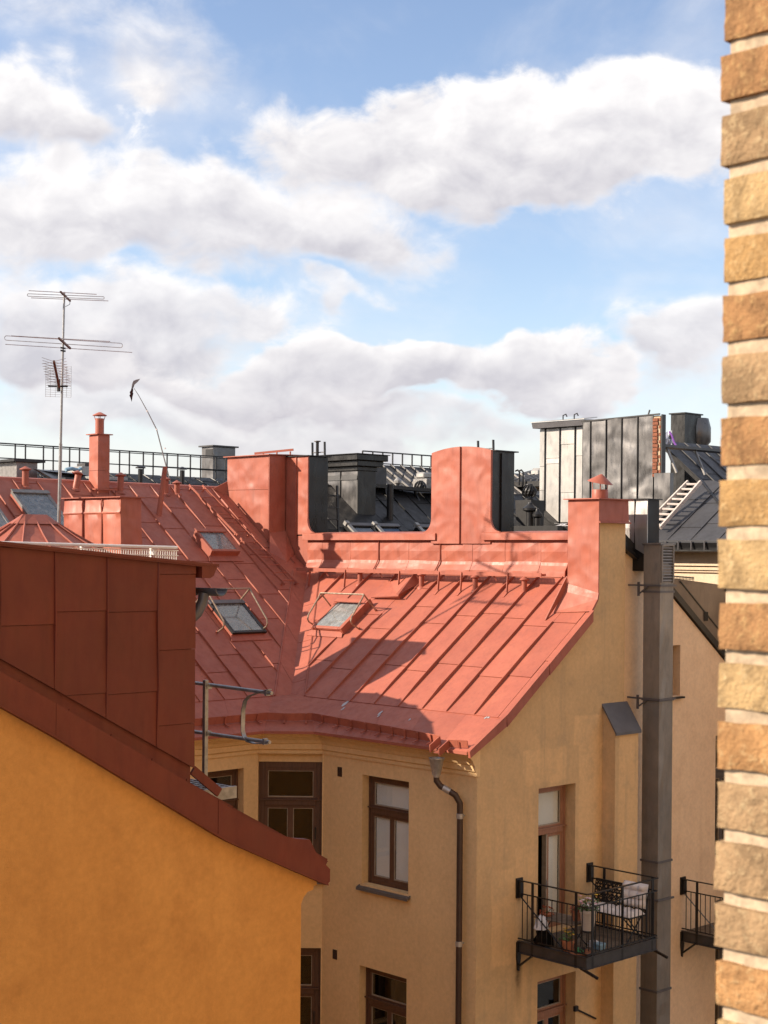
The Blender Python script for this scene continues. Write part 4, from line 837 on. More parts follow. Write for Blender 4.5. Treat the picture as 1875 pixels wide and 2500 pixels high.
# verge: tall folded sheet board with an ogee end
vp = [hu(x, y, GU - .07) for x, y in ((0, 1710), (200, 1838), (400, 1965), (560, 2053), (700, 2115), (800, 2158), (806, 2152), (806, 2122), (790, 2105), (770, 2078), (757, 2050), (725, 2048), (690, 2040), (655, 2025), (600, 1997), (475, 1915), (200, 1752), (0, 1640))]
ex = lambda q, dv: (q[0], q[1] + dv, q[2] - LS * dv)
bot = vp[0:6]; topv = vp[6:]
segs = ((-12.06, -10.9), (-10.9, -9.7), (-9.7, -8.0))
def zint(lst, v):
    l = sorted(lst, key=lambda q: q[1])
    for a, b in zip(l, l[1:]):
        if a[1] <= v <= b[1]: return a[2] + (b[2] - a[2]) * (v - a[1]) / max(1e-6, b[1] - a[1])
    return l[0][2] if v < l[0][1] else l[-1][2]
VS = [-13.6, -11.55, -9.75, -8.0]
for k in range(3):
    v0, v1 = VS[k], VS[k + 1]
    if k < 2:
        tz = lambda v: zint(topv, v) if v > -12.0 else zint(topv, -12.0) + .56 * (-12.0 - v); bz_ = lambda v: zint(bot, v) if v > -12.0 else zint(bot, -12.0) + LS * (-12.0 - v)
        pts = [(v0, bz_(v0)), (v1 - .004, bz_(v1)), (v1 - .004, tz(v1)), (v0, tz(v0))]
    else:
        pts = [(v0 + .002, zint(bot, v0))] + [(q[1], q[2]) for q in bot if q[1] > v0 + .05] + [(q[1], q[2]) for q in topv if q[1] > v0 + .05] + [(v0 + .002, zint(topv, v0))]
    MB().prism([W(GU - .07, p[0], p[1]) for p in pts], U * .10).build('verge_sheet', RUST, left)
bl3 = [(-13.6, zint(bot, -12.0) + LS * 1.6), (-11.55, zint(bot, -11.55)), (-9.75, zint(bot, -9.75))] + [(q[1], q[2]) for q in bot if q[1] > -9.7]
m = MB(); m.prism([W(GU - .085, v, z + .004) for v, z in bl3] + [W(GU - .085, v, z - .016) for v, z in bl3[::-1]], U * .12); m.build('drip_fold', RUST, left)
for v in (-11.9, -11.4, -10.95, -10.5, -10.1, -9.6): m = MB(); m.bar(W(GU - .03, v, zint(topv, v) + .0), W(GU - .03, v + .012, zint(topv, v) + .012), .016, .016); m.build('rivet', RUST, left)
# dormer: cheek wall with standing seams, flat roof, front gutter
KU = -5.30; kb_ = lambda v: -2.073 - .545 * (v + 9.849)
ktop = lambda v: -.13 - .083 * (v + 9.63)
dm = MB().prism([W(KU + .02, -9.87, kb_(-9.87) - .4), W(KU + .02, -14, kb_(-14) - .4), W(KU + .02, -14, ktop(-14) - .04), W(KU + .02, -9.87, ktop(-9.87) - .04)], U * 1.9).build('dormer', RUST, left)
O = W(KU, -13.9, 0)
kp = [(.0, kb_(-13.9) - .02), (13.9 - 9.84, kb_(-9.84) - .02), (13.9 - 9.84, ktop(-9.84) - .01), (0, ktop(-13.9) - .01)]
clad(dm, O, V, Z, -U, [kp], [13.9 + v for v in (-13.15, -12.55, -11.96, -11.41, -10.86, -10.285)], .78, RUST, rib=(.022, .030), step=.008, gap=.0025)
m = MB(); m.prism([W(KU - .05, v, ktop(v) + d) for v, d in ((-14, -.004), (-9.62, -.004), (-9.62, -.03), (-9.66, -.11), (-9.70, -.135), (-9.80, -.14), (-9.80, -.03), (-14, -.03))], U * 2.05); m.build('dormer_roof', RUST, dm)
m = MB(); m.prism([W(KU - .058, v, ktop(v) + d) for v, d in ((-14, .010), (-9.60, .010), (-9.60, -.015), (-14, -.015))], U * .05); m.build('roof_edge_fold', RUST, dm)
# half-round gutter and elbow at the dormer front
m = MB(); gl = [(math.cos(math.pi + math.pi * k / 8) * .075, math.sin(math.pi + math.pi * k / 8) * .075) for k in range(9)]; gl2 = [(a * .88, b * .88) for a, b in gl[::-1]]
gz = -.36; m.prism([W(KU - .10, -9.60 + a, gz + b) for a, b in gl + gl2], U * 2.1); m.build('gutter', CAPG, dm)
m = MB(); m.tube([W(KU + .10, -9.66, gz - .05), W(KU + .10, -9.68, gz - .14), W(KU + .10, -9.74, gz - .24), W(KU + .10, -9.84, gz - .31)], .052, 12); m.build('gutter_outlet', CAPG, dm, smooth=True)
# snow guard, painted white, standing on the dormer roof
WU = -4.5; wa = hu(0, 1325, WU); wb = hu(432, 1337, WU); wc = hu(435, 1371, WU)
tz = lambda v: wa[2] + (wb[2] - wa[2]) * (v - wa[1]) / (wb[1] - wa[1])
sg = MB().tube([W(WU, -13, tz(-13)), W(WU, wb[1], tz(wb[1]) + .0)], .016, 8).build('snow_guard', WHITE, left)
gh = wb[2] - wc[2]; m = MB(); v = -13.0
while v < wc[1]: m.bar(W(WU + .015, v, tz(v) - .035), W(WU + .015, v, tz(v) - gh), .004, .010, V); v += .028
for d in (.03, .5 * gh + .01, gh): m.bar(W(WU + .015, -13, tz(-13) - d), W(WU + .015, wc[1] + .01, tz(wc[1]) - d), .014, .010)
m.build('grating', WHITE, sg, kind='stuff')
for v in (-12.6, -11.4, -10.6, -9.78): m = MB(); m.bar(W(WU + .03, v, tz(v) - gh - .12), W(WU + .03, v, tz(v)), .03, .012, V); m.bar(W(WU, v, tz(v) - .06), W(WU, v + .035, tz(v) - .06), .04, .04); m.build('bracket', WHITE, sg)
# landing in front of the dormer with a galvanised railing
LV = -9.2; z0 = hv(502, 1912, LV)[2]
lan = MB().ubox((-4.95, -3.2), (-9.75, -9.15), (z0 - .06, z0 - .03)).build('landing', STEEL, left)
m = MB(); [m.ubox((-5.02 + .0, -3.2), (-9.75 + .075 * k, -9.72 + .075 * k), (z0 - .03, z0)) for k in range(9)]; [m.ubox((-5.02 + .09 * k, -4.99 + .09 * k), (-9.75, -9.15), (z0 - .028, z0 - .006)) for k in range(20)]; m.build('grating', STEELD, lan, kind='stuff')
m = MB(); m.ubox((-5.06, -5.03), (-9.78, -9.12), (z0 - .11, z0 + .01)); m.build('edge_plate', STEEL, lan)
up = hv(502, 1665, LV); m = MB(); m.bar(W(up[0], LV, z0 - .1), W(up[0], LV, up[2] + .02), .042, .042, U); m.build('post', STEEL, lan)
for (a, b) in (((655, 1693), (480, 1667)), ((650, 1813), (480, 1790))):
    p, q = hv(*a, LV), hv(*b, LV); MB().tube([W(p[0], LV + .045, p[2]), W(-3.2, LV + .045, q[2] + (q[2] - p[2]) * .3)], .019, 10).build('rail', STEEL, lan, smooth=True)
    m = MB(); m.bar(W(p[0] + .07, LV + .045, p[2] - .03), W(p[0] + .07, LV + .045, p[2] + .03), .03, .05); m.build('rail_clamp', STEEL, lan); m = MB(); m.bar(W(up[0], LV + .0, p[2] + .0), W(up[0], LV + .06, p[2]), .06, .05); m.build('rail_clamp', STEEL, lan)
hp_ = [hv(x, y, LV)[0::2] for x, y in ((650, 1684), (622, 1692), (600, 1700), (590, 1712), (585, 1735), (584, 1785), (588, 1800), (597, 1811), (612, 1816), (648, 1816))]
m = MB(); r = []
for i, (u, z) in enumerate(hp_):
    a = hp_[max(0, i - 1)]; b = hp_[min(len(hp_) - 1, i + 1)]; t = math.hypot(b[0] - a[0], b[1] - a[1]); n = (-(b[1] - a[1]) / t * .004, (b[0] - a[0]) / t * .004); vv = LV + .045
    r.append([W(u - n[0], vv - .025, z - n[1]), W(u - n[0], vv + .025, z - n[1]), W(u + n[0], vv + .025, z + n[1]), W(u + n[0], vv - .025, z + n[1])])
m.loft(r); m.build('end_hoop', STEEL, lan, smooth=True)
# red kerb of the landing roof edge
a = hu(470, 1880, -5.2); b = hu(535, 1935, -5.2); m = MB(); m.bar(W(-5.2, a[1], a[2]), W(-5.2, b[1], b[2]), .03, .09); m.build('edge_board', RUST, left)
# ------------------------------------------------------------------ neighbour behind the fire wall: pink plaster, rake falling to the right
pink = thing('pink_house', 'pinkish plastered house wall behind the tall metal duct at the right', 'house', W(.2, 6, GROUND))
PU = .2; pz = lambda v: .10 - .655 * (v - 4.35) if v < 5.75 else -.817 - .725 * (v - 5.75)
PH = [(5.62, 6.02, -2.72, -1.74), (7.25, 8.3, -6.05, -3.6), (7.3, 8.35, -9.6, -6.9)]
wall(pink, 'wall', W(PU, 0, 0), V, -U, [(3.97, GROUND), (10.5, GROUND), (10.5, pz(10.5)), (7.3, pz(7.3)), (5.75, pz(5.75)), (4.35, .10), (3.97, .10)], PH, PINK)
h = PH[0]; w_ = window(pink, W(PU, h[0], h[2]), V, -U, .40, .98, recess=.2, mull=0, transom=.1, sill=False); MB().fbox(W(PU, h[0], h[2]), V, Z, -U, (-.03, .46), (-.05, -.015), (-.2, .08)).build('sill', IRON, w_)
h = PH[1]; window(pink, W(PU, h[0], h[2]), V, -U, 1.05, h[3] - h[2], recess=.2, wood=CAPG, sill=False)
h = PH[2]; window(pink, W(PU, h[0], h[2]), V, -U, 1.05, h[3] - h[2], recess=.2, wood=CAPG, sill=False)
m = MB(); m.prism([W(PU - .06, v, pz(v) + .02) for v in (4.0, 4.35, 5.75, 10.5)] + [W(PU - .06, v, pz(v) + .17) for v in (10.5, 5.75, 4.35, 4.0)], U * .12); m.build('verge_sheet', IRON, pink)
m = MB(); m.prism([W(PU + .07, v, pz(v) + .10) for v in (4.3, 5.75, 10.5)] + [W(PU + .07, v, pz(v) + .004) for v in (10.5, 5.75, 4.3)], U * 8); m.build('roof', BLACK, pink)
# brown sheet cheek of a dormer above the rake
ct_ = lambda v: -.53 + -.035 * (v - 5.6) ; KU2 = PU + .02
ck = MB().prism([W(KU2, 5.3, pz(5.3) + .12), W(KU2, 7.6, pz(7.6) + .12), W(KU2, 7.6, ct_(7.6)), W(KU2, 5.3, ct_(5.3) + .1)], U * 1.5).build('dormer', BROWN, pink)
m = MB(); m.prism([W(KU2 - .012, 5.4, pz(5.4) + .13), W(KU2 - .012, 7.58, pz(7.58) + .13), W(KU2 - .012, 7.58, pz(7.58) + .48), W(KU2 - .012, 6.05, pz(6.05) + .48)], U * .008); m.build('metal_sheet', BROWN, ck)
m = MB(); m.prism([W(KU2 - .012, 6.08, pz(6.05) + .485), W(KU2 - .012, 7.58, pz(7.58) + .50), W(KU2 - .012, 7.58, ct_(7.58)), W(KU2 - .012, 5.95, ct_(5.95))], U * .008); m.build('metal_sheet', BROWN, ck)
m = MB(); m.bar(W(KU2 - .02, 6.0, pz(6.0) + .50), W(KU2 - .02, 7.58, pz(7.58) + .49), .012, .025, Z); m.build('seam', IRON, ck)
q = hu(1725, 1505, KU2 - .03); m = MB(); [m.fbox(W(KU2 - .02, q[1], q[2]), V, Z, -U, (-.07 + .035 * k, -.05 + .035 * k), (-.09, .09), (0, .012)) for k in range(4)]; m.build('air_grille', IRON, ck)
m = MB(); m.ubox((KU2 - .05, KU2 + 1.5), (7.55, 7.72), (ct_(7.6) - .12, ct_(7.6) - .02)); m.build('gutter', IRON, ck)
sg2 = MB().tube([W(.75, 5.7, ct_(5.7) + .17), W(.75, 7.25, ct_(7.25) + .13)], .012, 6).build('snow_guard', IRON, pink)
m = MB(); v = 5.7
while v < 7.25: m.bar(W(.75, v, ct_(v) + .0), W(.75, v, ct_(v) + .16), .008, .008, V); v += .05
for d in (.05, .10): m.bar(W(.75, 5.7, ct_(5.7) + d), W(.75, 7.25, ct_(7.25) + d), .008, .008)
m.build('grating', IRON, sg2, kind='stuff')
# black stack twin behind the red one, flaring down on to the rake
bs = MB().ubox((-.13, .95), (4.47, 4.82), (-.3, 1.03)).build('chimney', BLACK, pink)
q = [hv(x, 1300, 4.45)[0] for x in (1490, 1537, 1565, 1580)]
us = [1.0, .42, .13, -.155]
for k in range(3): m = MB(); b, a = us[k] - .004, us[k + 1] + .004; fl = .0; m.loft([[W(b, 4.445, 1.03), W(a, 4.445, 1.03), W(a, 4.46, 1.03), W(b, 4.46, 1.03)], [W(b, 4.42, .5), W(a, 4.435, .5), W(a, 4.46, .5), W(b, 4.46, .5)], [W(b, 4.445, .12), W(a, 4.445, .05 if k < 2 else -.02), W(a, 4.46, .02), W(b, 4.46, .12)]]); m.build('metal_sheet', ZINC_SHEEN, bs)
for u in us[1:3]: MB().bar(W(u, 4.44, .05), W(u, 4.44, 1.03), .016, .03, V).build('seam', IRON, bs)
MB().prism([W(-.145, 4.45, -.1), W(-.145, 4.82, -.25), W(-.145, 4.82, 1.03), W(-.145, 4.45, 1.03)], U * .012).build('metal_sheet', BLACK, bs)
MB().ubox((-.18, 1.0), (4.40, 4.88), (1.032, 1.05)).build('cap_plate', BLACK, bs)
pts = [(4.0, .30), (4.08, .12), (4.25, -.02), (4.6, -.2), (4.95, -.30), (4.95, -.42), (4.5, -.22), (4.1, -.02), (4.0, .02)]
MB().prism([W(.06, v, z + .12) for v, z in pts], U * .12).build('flared_foot', IRON, pink)
# second balcony at the right edge
def balcony(parent, u_w, v0, v1, depth, zf, zr, label_only=None, posts=(), npick_side=9, npick_front=22, diag=True, mount=True):
    uf = u_w - depth
    sl = MB().ubox((uf + .02, u_w - .01), (v0 + .02, v1 - .02), (zf - .17, zf - .05)).build('balcony', IRONG, parent)
    for a, b in (((uf, v0), (uf, v1)), ((uf, v0), (u_w - .0, v0)), ((uf, v1), (u_w - .0, v1))):
        m = MB(); m.bar(W(*a, zf - .10), W(*b, zf - .10), .012, .20); m.bar(W(*a, zf - .005), W(*b, zf - .005), .07, .010); m.bar(W(*a, zf - .20), W(*b, zf - .20), .07, .010); m.build('channel_beam', IRONG, sl)
    nb = int((v1 - v0 - .06) / .10)
    for k in range(nb): w0 = v0 + .03 + (v1 - v0 - .06) * k / nb; MB().ubox((uf + .04, u_w - .02), (w0 + .003, w0 + (v1 - v0 - .06) / nb - .006), (zf - .049, zf - .02)).build('deck_board', DECK, sl)
    top = [W(u_w + .01, v0, zr), W(uf - .02, v0, zr), W(uf - .02, v1, zr), W(u_w + .01, v1, zr)]
    for p, q in zip(top, top[1:]): m = MB(); m.bar(p, q, .045, .016); m.build('handrail', IRON, sl)
    lo2 = zr - .22
    for p, q in zip(top, top[1:]):
        m = MB(); m.bar(p - Z * .22, q - Z * .22, .010, .022); m.build('mid_rail', IRON, sl); m = MB(); m.bar(Vector((p.x, p.y, zf + .04)), Vector((q.x, q.y, zf + .04)), .010, .022); m.build('bottom_rail', IRON, sl)
        L = (q - p).length; n = int(L / .105)
        for k in range(1, n): c = p + (q - p) * k / n; m = MB(); m.bar(Vector((c.x, c.y, zf + .04)), Vector((c.x, c.y, lo2)), .012, .012, U); m.build('baluster', IRON, sl)
    for (u, v) in posts: m = MB(); m.bar(W(u, v, zf - .22), W(u, v, zr), .05, .014, V if abs(u - uf) > .05 else U); m.build('post', IRON, sl)
    for v in (v0, v1):
        if mount: m = MB(); m.ubox((u_w - .03, u_w), (v - .07, v + .09), (zr - .30, zr + .04)); m.bar(W(u_w - .06, v, zr - .27), W(u_w - .06, v, zr), .05, .08); m.build('wall_plate', IRON, sl)
        m = MB(); m.prism([W(u_w - .03, v - .05, zf - .02), W(u_w - .03, v + .05, zf - .02), W(u_w - .03, v + .05, zf - .30), W(u_w - .03, v + .01, zf - .52), W(u_w - .03, v - .02, zf - .50), W(u_w - .03, v - .05, zf - .3)], U * .03); m.bar(W(u_w - .02, v, zf - .44), W(u_w - .34, v, zf - .19), .05, .03); m.build('wall_bracket', IRON, sl)
        if diag: m = MB(); m.tube([W(u_w - .03, v + .03, zr - .28), W(uf + .5, v + .03, zf + .02)], .012, 6); m.build('tie_rod', IRON if u_w < .1 else STEELD, sl)
        p = W(uf + .12, v, zf - .20); m = MB(); m.bar(p, p - U * .36 - Z * .10 + V * .0, .035, .04); m.build('drain_spout', IRON, sl)
    return sl
balcony(pink, PU, 6.14, 8.2, 1.4, -7.30, -6.30, posts=((PU - .35, 6.14), (PU - 1.4, 6.14)))
# ------------------------------------------------------------------ ventilation duct in front of the pink wall
D0, D1, DU0, DU1 = 4.37, 4.79, -.50, -.13
duct = thing('ventilation_duct', 'tall square weathered metal ventilation duct with louvre running up the pink wall', 'duct', W(-.3, 4.6, GROUND))
zj = [GROUND, -12.4, -9.2] + [hu(1612, y, DU0)[2] for y in (2420, 2105, 1710, 1445)] + [.20]
for k in range(len(zj) - 1):
    a, b = zj[k], zj[k + 1]
    if b < -9: 
        MB().ubox((DU0, DU1), (D0, D1), (a + .004, b - .004)).build('duct_section', DUCTM, duct); continue
    m = MB(); c = [W(DU0, D0, 0), W(DU0, D1, 0), W(DU1, D1, 0), W(DU1, D0, 0)]
    mid = [W(DU0, (D0 + D1) / 2, 0)]
    ring = lambda z, d: [W(DU0, D0, z), W(DU0 + d, D0 * .7 + D1 * .3, z), W(DU0 + d * .6, D0 * .4 + D1 * .6, z), W(DU0, D1, z), W(DU1, D1, z), W(DU1, D0, z)]
    n = 5; m.loft([ring(a + .004 + (b - a - .008) * i / n, .012 * math.sin(i * 2.1 + k)) for i in range(n + 1)]); m.build('duct_section', DUCTM, duct)
    m = MB(); e = .018
    m.loft([[W(DU0 - e, D0 - e, z), W(DU0 - e, D1 + e, z), W(DU1 + e, D1 + e, z), W(DU1 + e, D0 - e, z)] for z in (b - .02, b + .02)]); m.build('joint_flange', CAPG, duct)
# louvre at the top
lz0, lz1 = hu(1625, 1420, DU0)[2], hu(1625, 1333, DU0)[2]
for k in range(12):
    z = lz0 + (lz1 - lz0) * (k + .5) / 12; m = MB(); m.prism([W(DU0 - .02, D0 + .05, z - .022), W(DU0 - .024, D0 + .05, z - .018), W(DU0 + .0, D0 + .05, z + .02), W(DU0 + .004, D0 + .05, z + .016)], V * (D1 - D0 - .10)); m.build('louvre_slat', DUCTM, duct)
m = MB(); m.fbox(W(DU0, D0, 0), V, Z, -U, (.02, .05), (lz0 - .02, lz1 + .02), (0, .03)); m.fbox(W(DU0, D0, 0), V, Z, -U, (D1 - D0 - .05, D1 - D0 - .02), (lz0 - .02, lz1 + .02), (0, .03)); m.fbox(W(DU0, D0, 0), V, Z, -U, (.05, D1 - D0 - .05), (lz1, lz1 + .03), (0, .03)); m.build('louvre_frame', DUCTM, duct)
MB().fbox(W(DU0, D0, 0), V, Z, -U, (.05, D1 - D0 - .05), (lz0, lz1), (.0, .002)).build('louvre_back', ROOM, duct)
MB().ubox((DU0 - .03, DU1 + .03), (D0 - .03, D1 + .03), (.20, .225)).build('top_plate', STEELD, duct)
for z in (hu(1600, 1430, DU0)[2], hu(1600, 1712, DU0)[2] + .02, hu(1600, 2200, DU0)[2]):
    m = MB(); m.bar(W(DU0 - .03, D0 - .02, z), W(DU0 - .03, D1 + .04, z), .03, .035); m.bar(W(DU0 - .05, D0 - .03, z), W(DU1 + .10, D0 - .03, z), .03, .035); m.bar(W(DU0 + .25, D0 - .03, z - .02), W(DU1 + .08, D0 - .03, z - .16), .02, .025); m.bar(W(DU1 + .09, D0 - .03, z + .06), W(DU1 + .09, D0 - .03, z - .2), .04, .03); m.bar(W(DU1 + .09, D0 - .03, z), W(PU, D0 - .02, z), .03, .03); m.build('wall_strap', CAPG, duct)

# ------------------------------------------------------------------ cream house with dark hipped roof behind the pink one
cream = thing('cream_house', 'cream plastered house with dark hipped sheet roof and black gutter at the right', 'house', W(2, 11, GROUND))
CV = 9.0
wall(cream, 'wall', W(0, CV, 0), U, -V, [(-4, GROUND), (4.2, GROUND), (4.2, .16), (-4, .16)], [], CREAM)
m = MB(); [m.prism([W(-4, CV - d, z), W(4.2, CV - d, z), W(4.2, CV - d, z + hh), W(-4, CV - d, z + hh)], V * d) for d, z, hh in ((.05, -.36, .05), (.09, -.31, .06), (.12, -.22, .045), (.06, -.75, .04))]; m.build('cornice', CREAM, cream)
MB().ubox((-4, 4.0), (CV + .4, CV + 9), (GROUND, .1)).build('wall', CREAM, cream)
# hipped roof planes rising from the eave to the apex
ap = hv(1692, 1178, 10.6); er = .30
e0 = W(3.1, 8.62, er); e1 = W(-4.5, 8.62, er); A_ = W(ap[0], 10.9, ap[2] + .05); A2 = W(ap[0] - 1.6, 10.9, ap[2] - .1)
bd = (A_ - W(ap[0], 8.62, er)); bl_ = bd.length; bn = bd.normalized(); nn_ = U.cross(bn); nn_ = nn_ if nn_.z > 0 else -nn_
hipr = MB().prism([e0, e1, W(-4.5, 12, ap[2] - 1.0), A_], nn_ * -.06).build('roof', SLATE, cream)
clad(hipr, W(0, 8.62, er), U, bn, nn_, [[(-4.4, 0), (3.05, 0), (ap[0], bl_), (ap[0] - .3, bl_)], ], [-3.8, -3.1, -2.4, -1.7, -1.0, -.3, .4, 1.1, 1.8, 2.4], 1.15, SLATE)
m = MB(); m.prism([e0, A_, W(5.2, 13.5, er)], Z * -.06); m.build('roof', SLATE, cream)
for a, b in ((e0, A_), (A_, W(ap[0] - 2.4, 8.9, er + .15))): MB().tube([a + Z * .02, (a + b) / 2 + Z * .03, b + Z * .02], .03, 6).build('hip_seam', BLACK, cream)
cg = MB().prism([W(3.4, 8.56, .10), W(3.4, 8.60, .07), W(3.4, 8.66, .10), W(3.4, 8.66, .30), W(3.4, 8.52, .30), W(3.4, 8.50, .27)], U * -8).build('gutter', IRON, cream)
MB().prism([W(3.4, 8.48, .12), W(-4.5, 8.48, .12), W(-4.5, 9.0, .165), W(3.4, 9.0, .165)], Z * -.03).build('eave_soffit', BLACK, cream)
for k in range(10): u = 3.0 - .33 * k; m = MB(); m.bar(W(u, 8.50, .10), W(u - .02, 8.47, .31), .022, .03, V); m.build('gutter_bracket', CAPG, cg)
MB().prism([W(3.4, 8.60, .30), W(-4.5, 8.60, .30), W(-4.5, 8.8, .36), W(3.4, 8.8, .36)], Z * .02).build('eave_sheet', SLATE, cream)
# wooden ladder lying on the hipped roof
ldr = thing('wooden_ladder', 'weathered pale wooden ladder lying on the dark hipped roof', 'ladder', W(2.4, 8.8, .5))
LP = W(0, 9.2, 0); lpx = lambda x, y, d=0: hit(x, y, LP + V * d, V)
l0, l1 = (1616, 1288), (1712, 1178); r0, r1 = (1578, 1284), (1678, 1178)
a0, a1, c0, c1 = lpx(1612, 1289, -.4), lpx(1711, 1176, .9), lpx(1572, 1286, -.4), lpx(1680, 1176, .9)
for p, q in ((a0, a1), (c0, c1)): MB().bar(p, q, .05, .08).build('stile', LWOOD, ldr)
for k in range(9): t = .06 + .11 * k; MB().tube([a0 + (a1 - a0) * t, c0 + (c1 - c0) * t], .028, 6).build('rung', LWOOD, ldr)

# ------------------------------------------------------------------ black-roofed rear wing beyond the fire wall (same slope as the red left wing)
bw = thing('black_roofed_house', 'house with glossy black standing seam roof and skylights seen through the gap over the parapet', 'house', W(9, 9, GROUND))
def pB(v, up, n=0.0): return LO + V * v + BL * (up / CT) + NL * (n - .02)
brf = MB().prism([pB(v, u, -.012) for v, u in ((4.3, 2.2), (17, 2.2), (17, 6.5), (4.3, 6.5))], NL * -.10).build('roof', BLACK, bw)
clad(brf, LO - NL * .02, V, BL, NL, [[(v, u / CT) for v, u in ((4.3, 2.3), (16.5, 2.3), (16.5, 6.5), (4.3, 6.5))]], [4.6 + .60 * k for k in range(20)], 1.25, BLACK, rib=(.018, .036), holes=[(6.0, 8.0, 4.6 / CT, 6.4 / CT), (6.0, 9.5, 4.2 / CT, 5.4 / CT), (13.2, 14.4, 5.2 / CT, 6.3 / CT)])
MB().ubox((7.1, 15.5), (4.4, 16.5), (GROUND, -1.9)).build('wall', DWALL, bw)
m = MB(); m.prism([pB(4.3, 6.48, 0), pB(4.3, 6.56, .02), W(13.5, 4.3, .2), W(15.6, 4.3, -1.6), W(11.3, 4.3, .6)], V * 12.2); m.build('rear_slope', BLACK, bw)
# skylights with pale lifting frames
for v0 in (6.07, 7.0, 8.45):
    s = skylight(bw, pB(v0, 4.05, .01), V, BL, NL, .78, 1.25, .12, frame=IRON, curb=BLACK, glass=GLASS, blind=None)
    m = MB(); m.fbox(pB(v0, 4.05, .01), V, BL, NL, (-.06, .05), (.0, 1.28), (.125, .17)); m.fbox(pB(v0, 4.05, .01), V, BL, NL, (-.10, -.03), (.5, .56), (.1, .2)); m.fbox(pB(v0, 4.05, .01), V, BL, NL, (-.09, .03), (1.2, 1.30), (.1, .2)); m.build('lifting_arm', SILVER, s)
# black stack with stepped head
cu0, cu1, cv0, cv1 = 10.42, 11.62, 6.95, 7.55
st = MB().ubox((cu0 + .02, cu1), (cv0 + .02, cv1), (.3, 2.05)).build('chimney', BLACKG, bw)
um = cu0 + .62
rb = lambda u: ZE + S * (u - 4.85) - .03
for a, b in ((cu0, um - .006), (um + .006, cu1)): m = MB(); m.prism([W(a, cv0, rb(a) + .0), W(b, cv0, rb(b)), W(b, cv0, 2.05), W(a, cv0, 2.05)], V * .018); m.build('metal_sheet', GREY, st)  # grey sheets stand in for the sheen on the black stack's front
for a, b in ((cu0, um - .006), (um + .006, cu1)): m = MB(); m.prism([W(a + .01, cv0 - .02, 1.80), W(b - .01, cv0 - .02, 1.80), W(b - .02, cv0, 1.93), W(a + .02, cv0, 1.93)], V * .015); m.build('pressed_fold', BLACK, st)
MB().bar(W(um, cv0 - .01, rb(um)), W(um, cv0 - .01, 2.05), .02, .03, V).build('seam', IRON, st)
m = MB(); m.prism([W(cu0 - .01, cv0, rb(cu0) - .05), W(cu0 - .01, cv1, rb(cu0) - .05), W(cu0 - .01, cv1, 2.05), W(cu0 - .01, cv0, 2.05)], U * .02); m.build('metal_sheet', BLACKG, st)
e = lambda d, z0, z1, mt: MB().ubox((cu0 - d, cu1 + d), (cv0 - d, cv1 + d), (z0, z1)).build('cornice_band', mt, st, bevel=.015)
e(.04, 2.02, 2.13, BLACKG); e(.14, 2.13, 2.27, BLACKG); e(.23, 2.27, 2.42, BLACKG); e(.27, 2.42, 2.435, BLACK)
def turbine(parent, P, r, ph, mat=IRON):
    o = MB().lathe(P, [(r * .62, 0), (r * .62, ph)], 12).build('turbine_vent', mat, parent, smooth=True)
    c = P + Z * (ph + r * .9)
    for k in range(14):
        a = 6.2832 * k / 14; m = MB(); rr_ = []
        for j in range(7):
            t = -1.15 + 2.3 * j / 6; tw_ = a + .35 * t
            for_ = [c + Vector((math.cos(tw_ + d) * math.cos(t) * r * f, math.sin(tw_ + d) * math.cos(t) * r * f, math.sin(t) * r * .92)) for d, f in ((-.13, .93), (.13, 1.02), (.13, .98), (-.13, .89))]
            rr_.append(for_)
        m.loft(rr_); m.build('vane', mat, o)
    MB().lathe(c + Z * r * .82, [(r * .5, 0), (r * .45, r * .12), (.01, r * .18)], 12).build('cap', mat, o, smooth=True); MB().lathe(c - Z * r * .6, [(r * .5, 0), (r * .5, r * 1.3)], 10).build('core', ROOM, o)
    return o
# vents, pipes and walkway on the black roof
q = hu(912, 1255, 10.5); MB().tube([W(10.3, 7.95, .75), W(10.3, 7.95, 1.72)], .085, 12).build('vent_pipe', IRON, bw, smooth=True)
zb = hv(1040, 1222, 10.2); wkb = MB().bar(W(11.3, 8.3, 1.72), W(11.0, 11.5, 1.62), .30, .09).build('roof_walkway', IRON, bw)
for v in (8.6, 9.7, 10.9): m = MB(); m.bar(W(11.1, v, 1.05), W(11.15, v, 1.66), .06, .05); m.bar(W(10.9, v, 1.2), W(11.2, v, 1.66), .05, .04); m.build('bracket', IRON, wkb)
bx_ = MB().ubox((11.3, 12.0), (10.15, 10.75), (1.0, 1.58)).build('vent_box', BLACK, bw, bevel=.01); MB().ubox((11.25, 12.05), (10.1, 10.8), (1.58, 1.60)).build('lid', BLACK, bx_)
turbine(bw, W(11.66, 10.4, 1.60), .17, .03)
bx_ = MB().ubox((12.1, 12.65), (11.1, 11.6), (1.0, 2.05)).build('vent_box', STEELD, bw, bevel=.02); MB().ubox((12.2, 12.55), (11.1, 11.5), (2.052, 2.22)).build('lid', SILVER, bx_, bevel=.04)
for (x, y) in ((971, 1206), (1043, 1206)):
    p = hv(x, y, 11.6); P = W(*p); o = MB().tube([P - Z * .5, P + Z * .28], .05, 8).build('vent_pipe', IRON, bw); MB().lathe(P + Z * .28, [(.05, 0), (.10, .03), (.11, .10), (.05, .17), (.01, .19)], 8).build('bulb', SILVER, o, smooth=True)
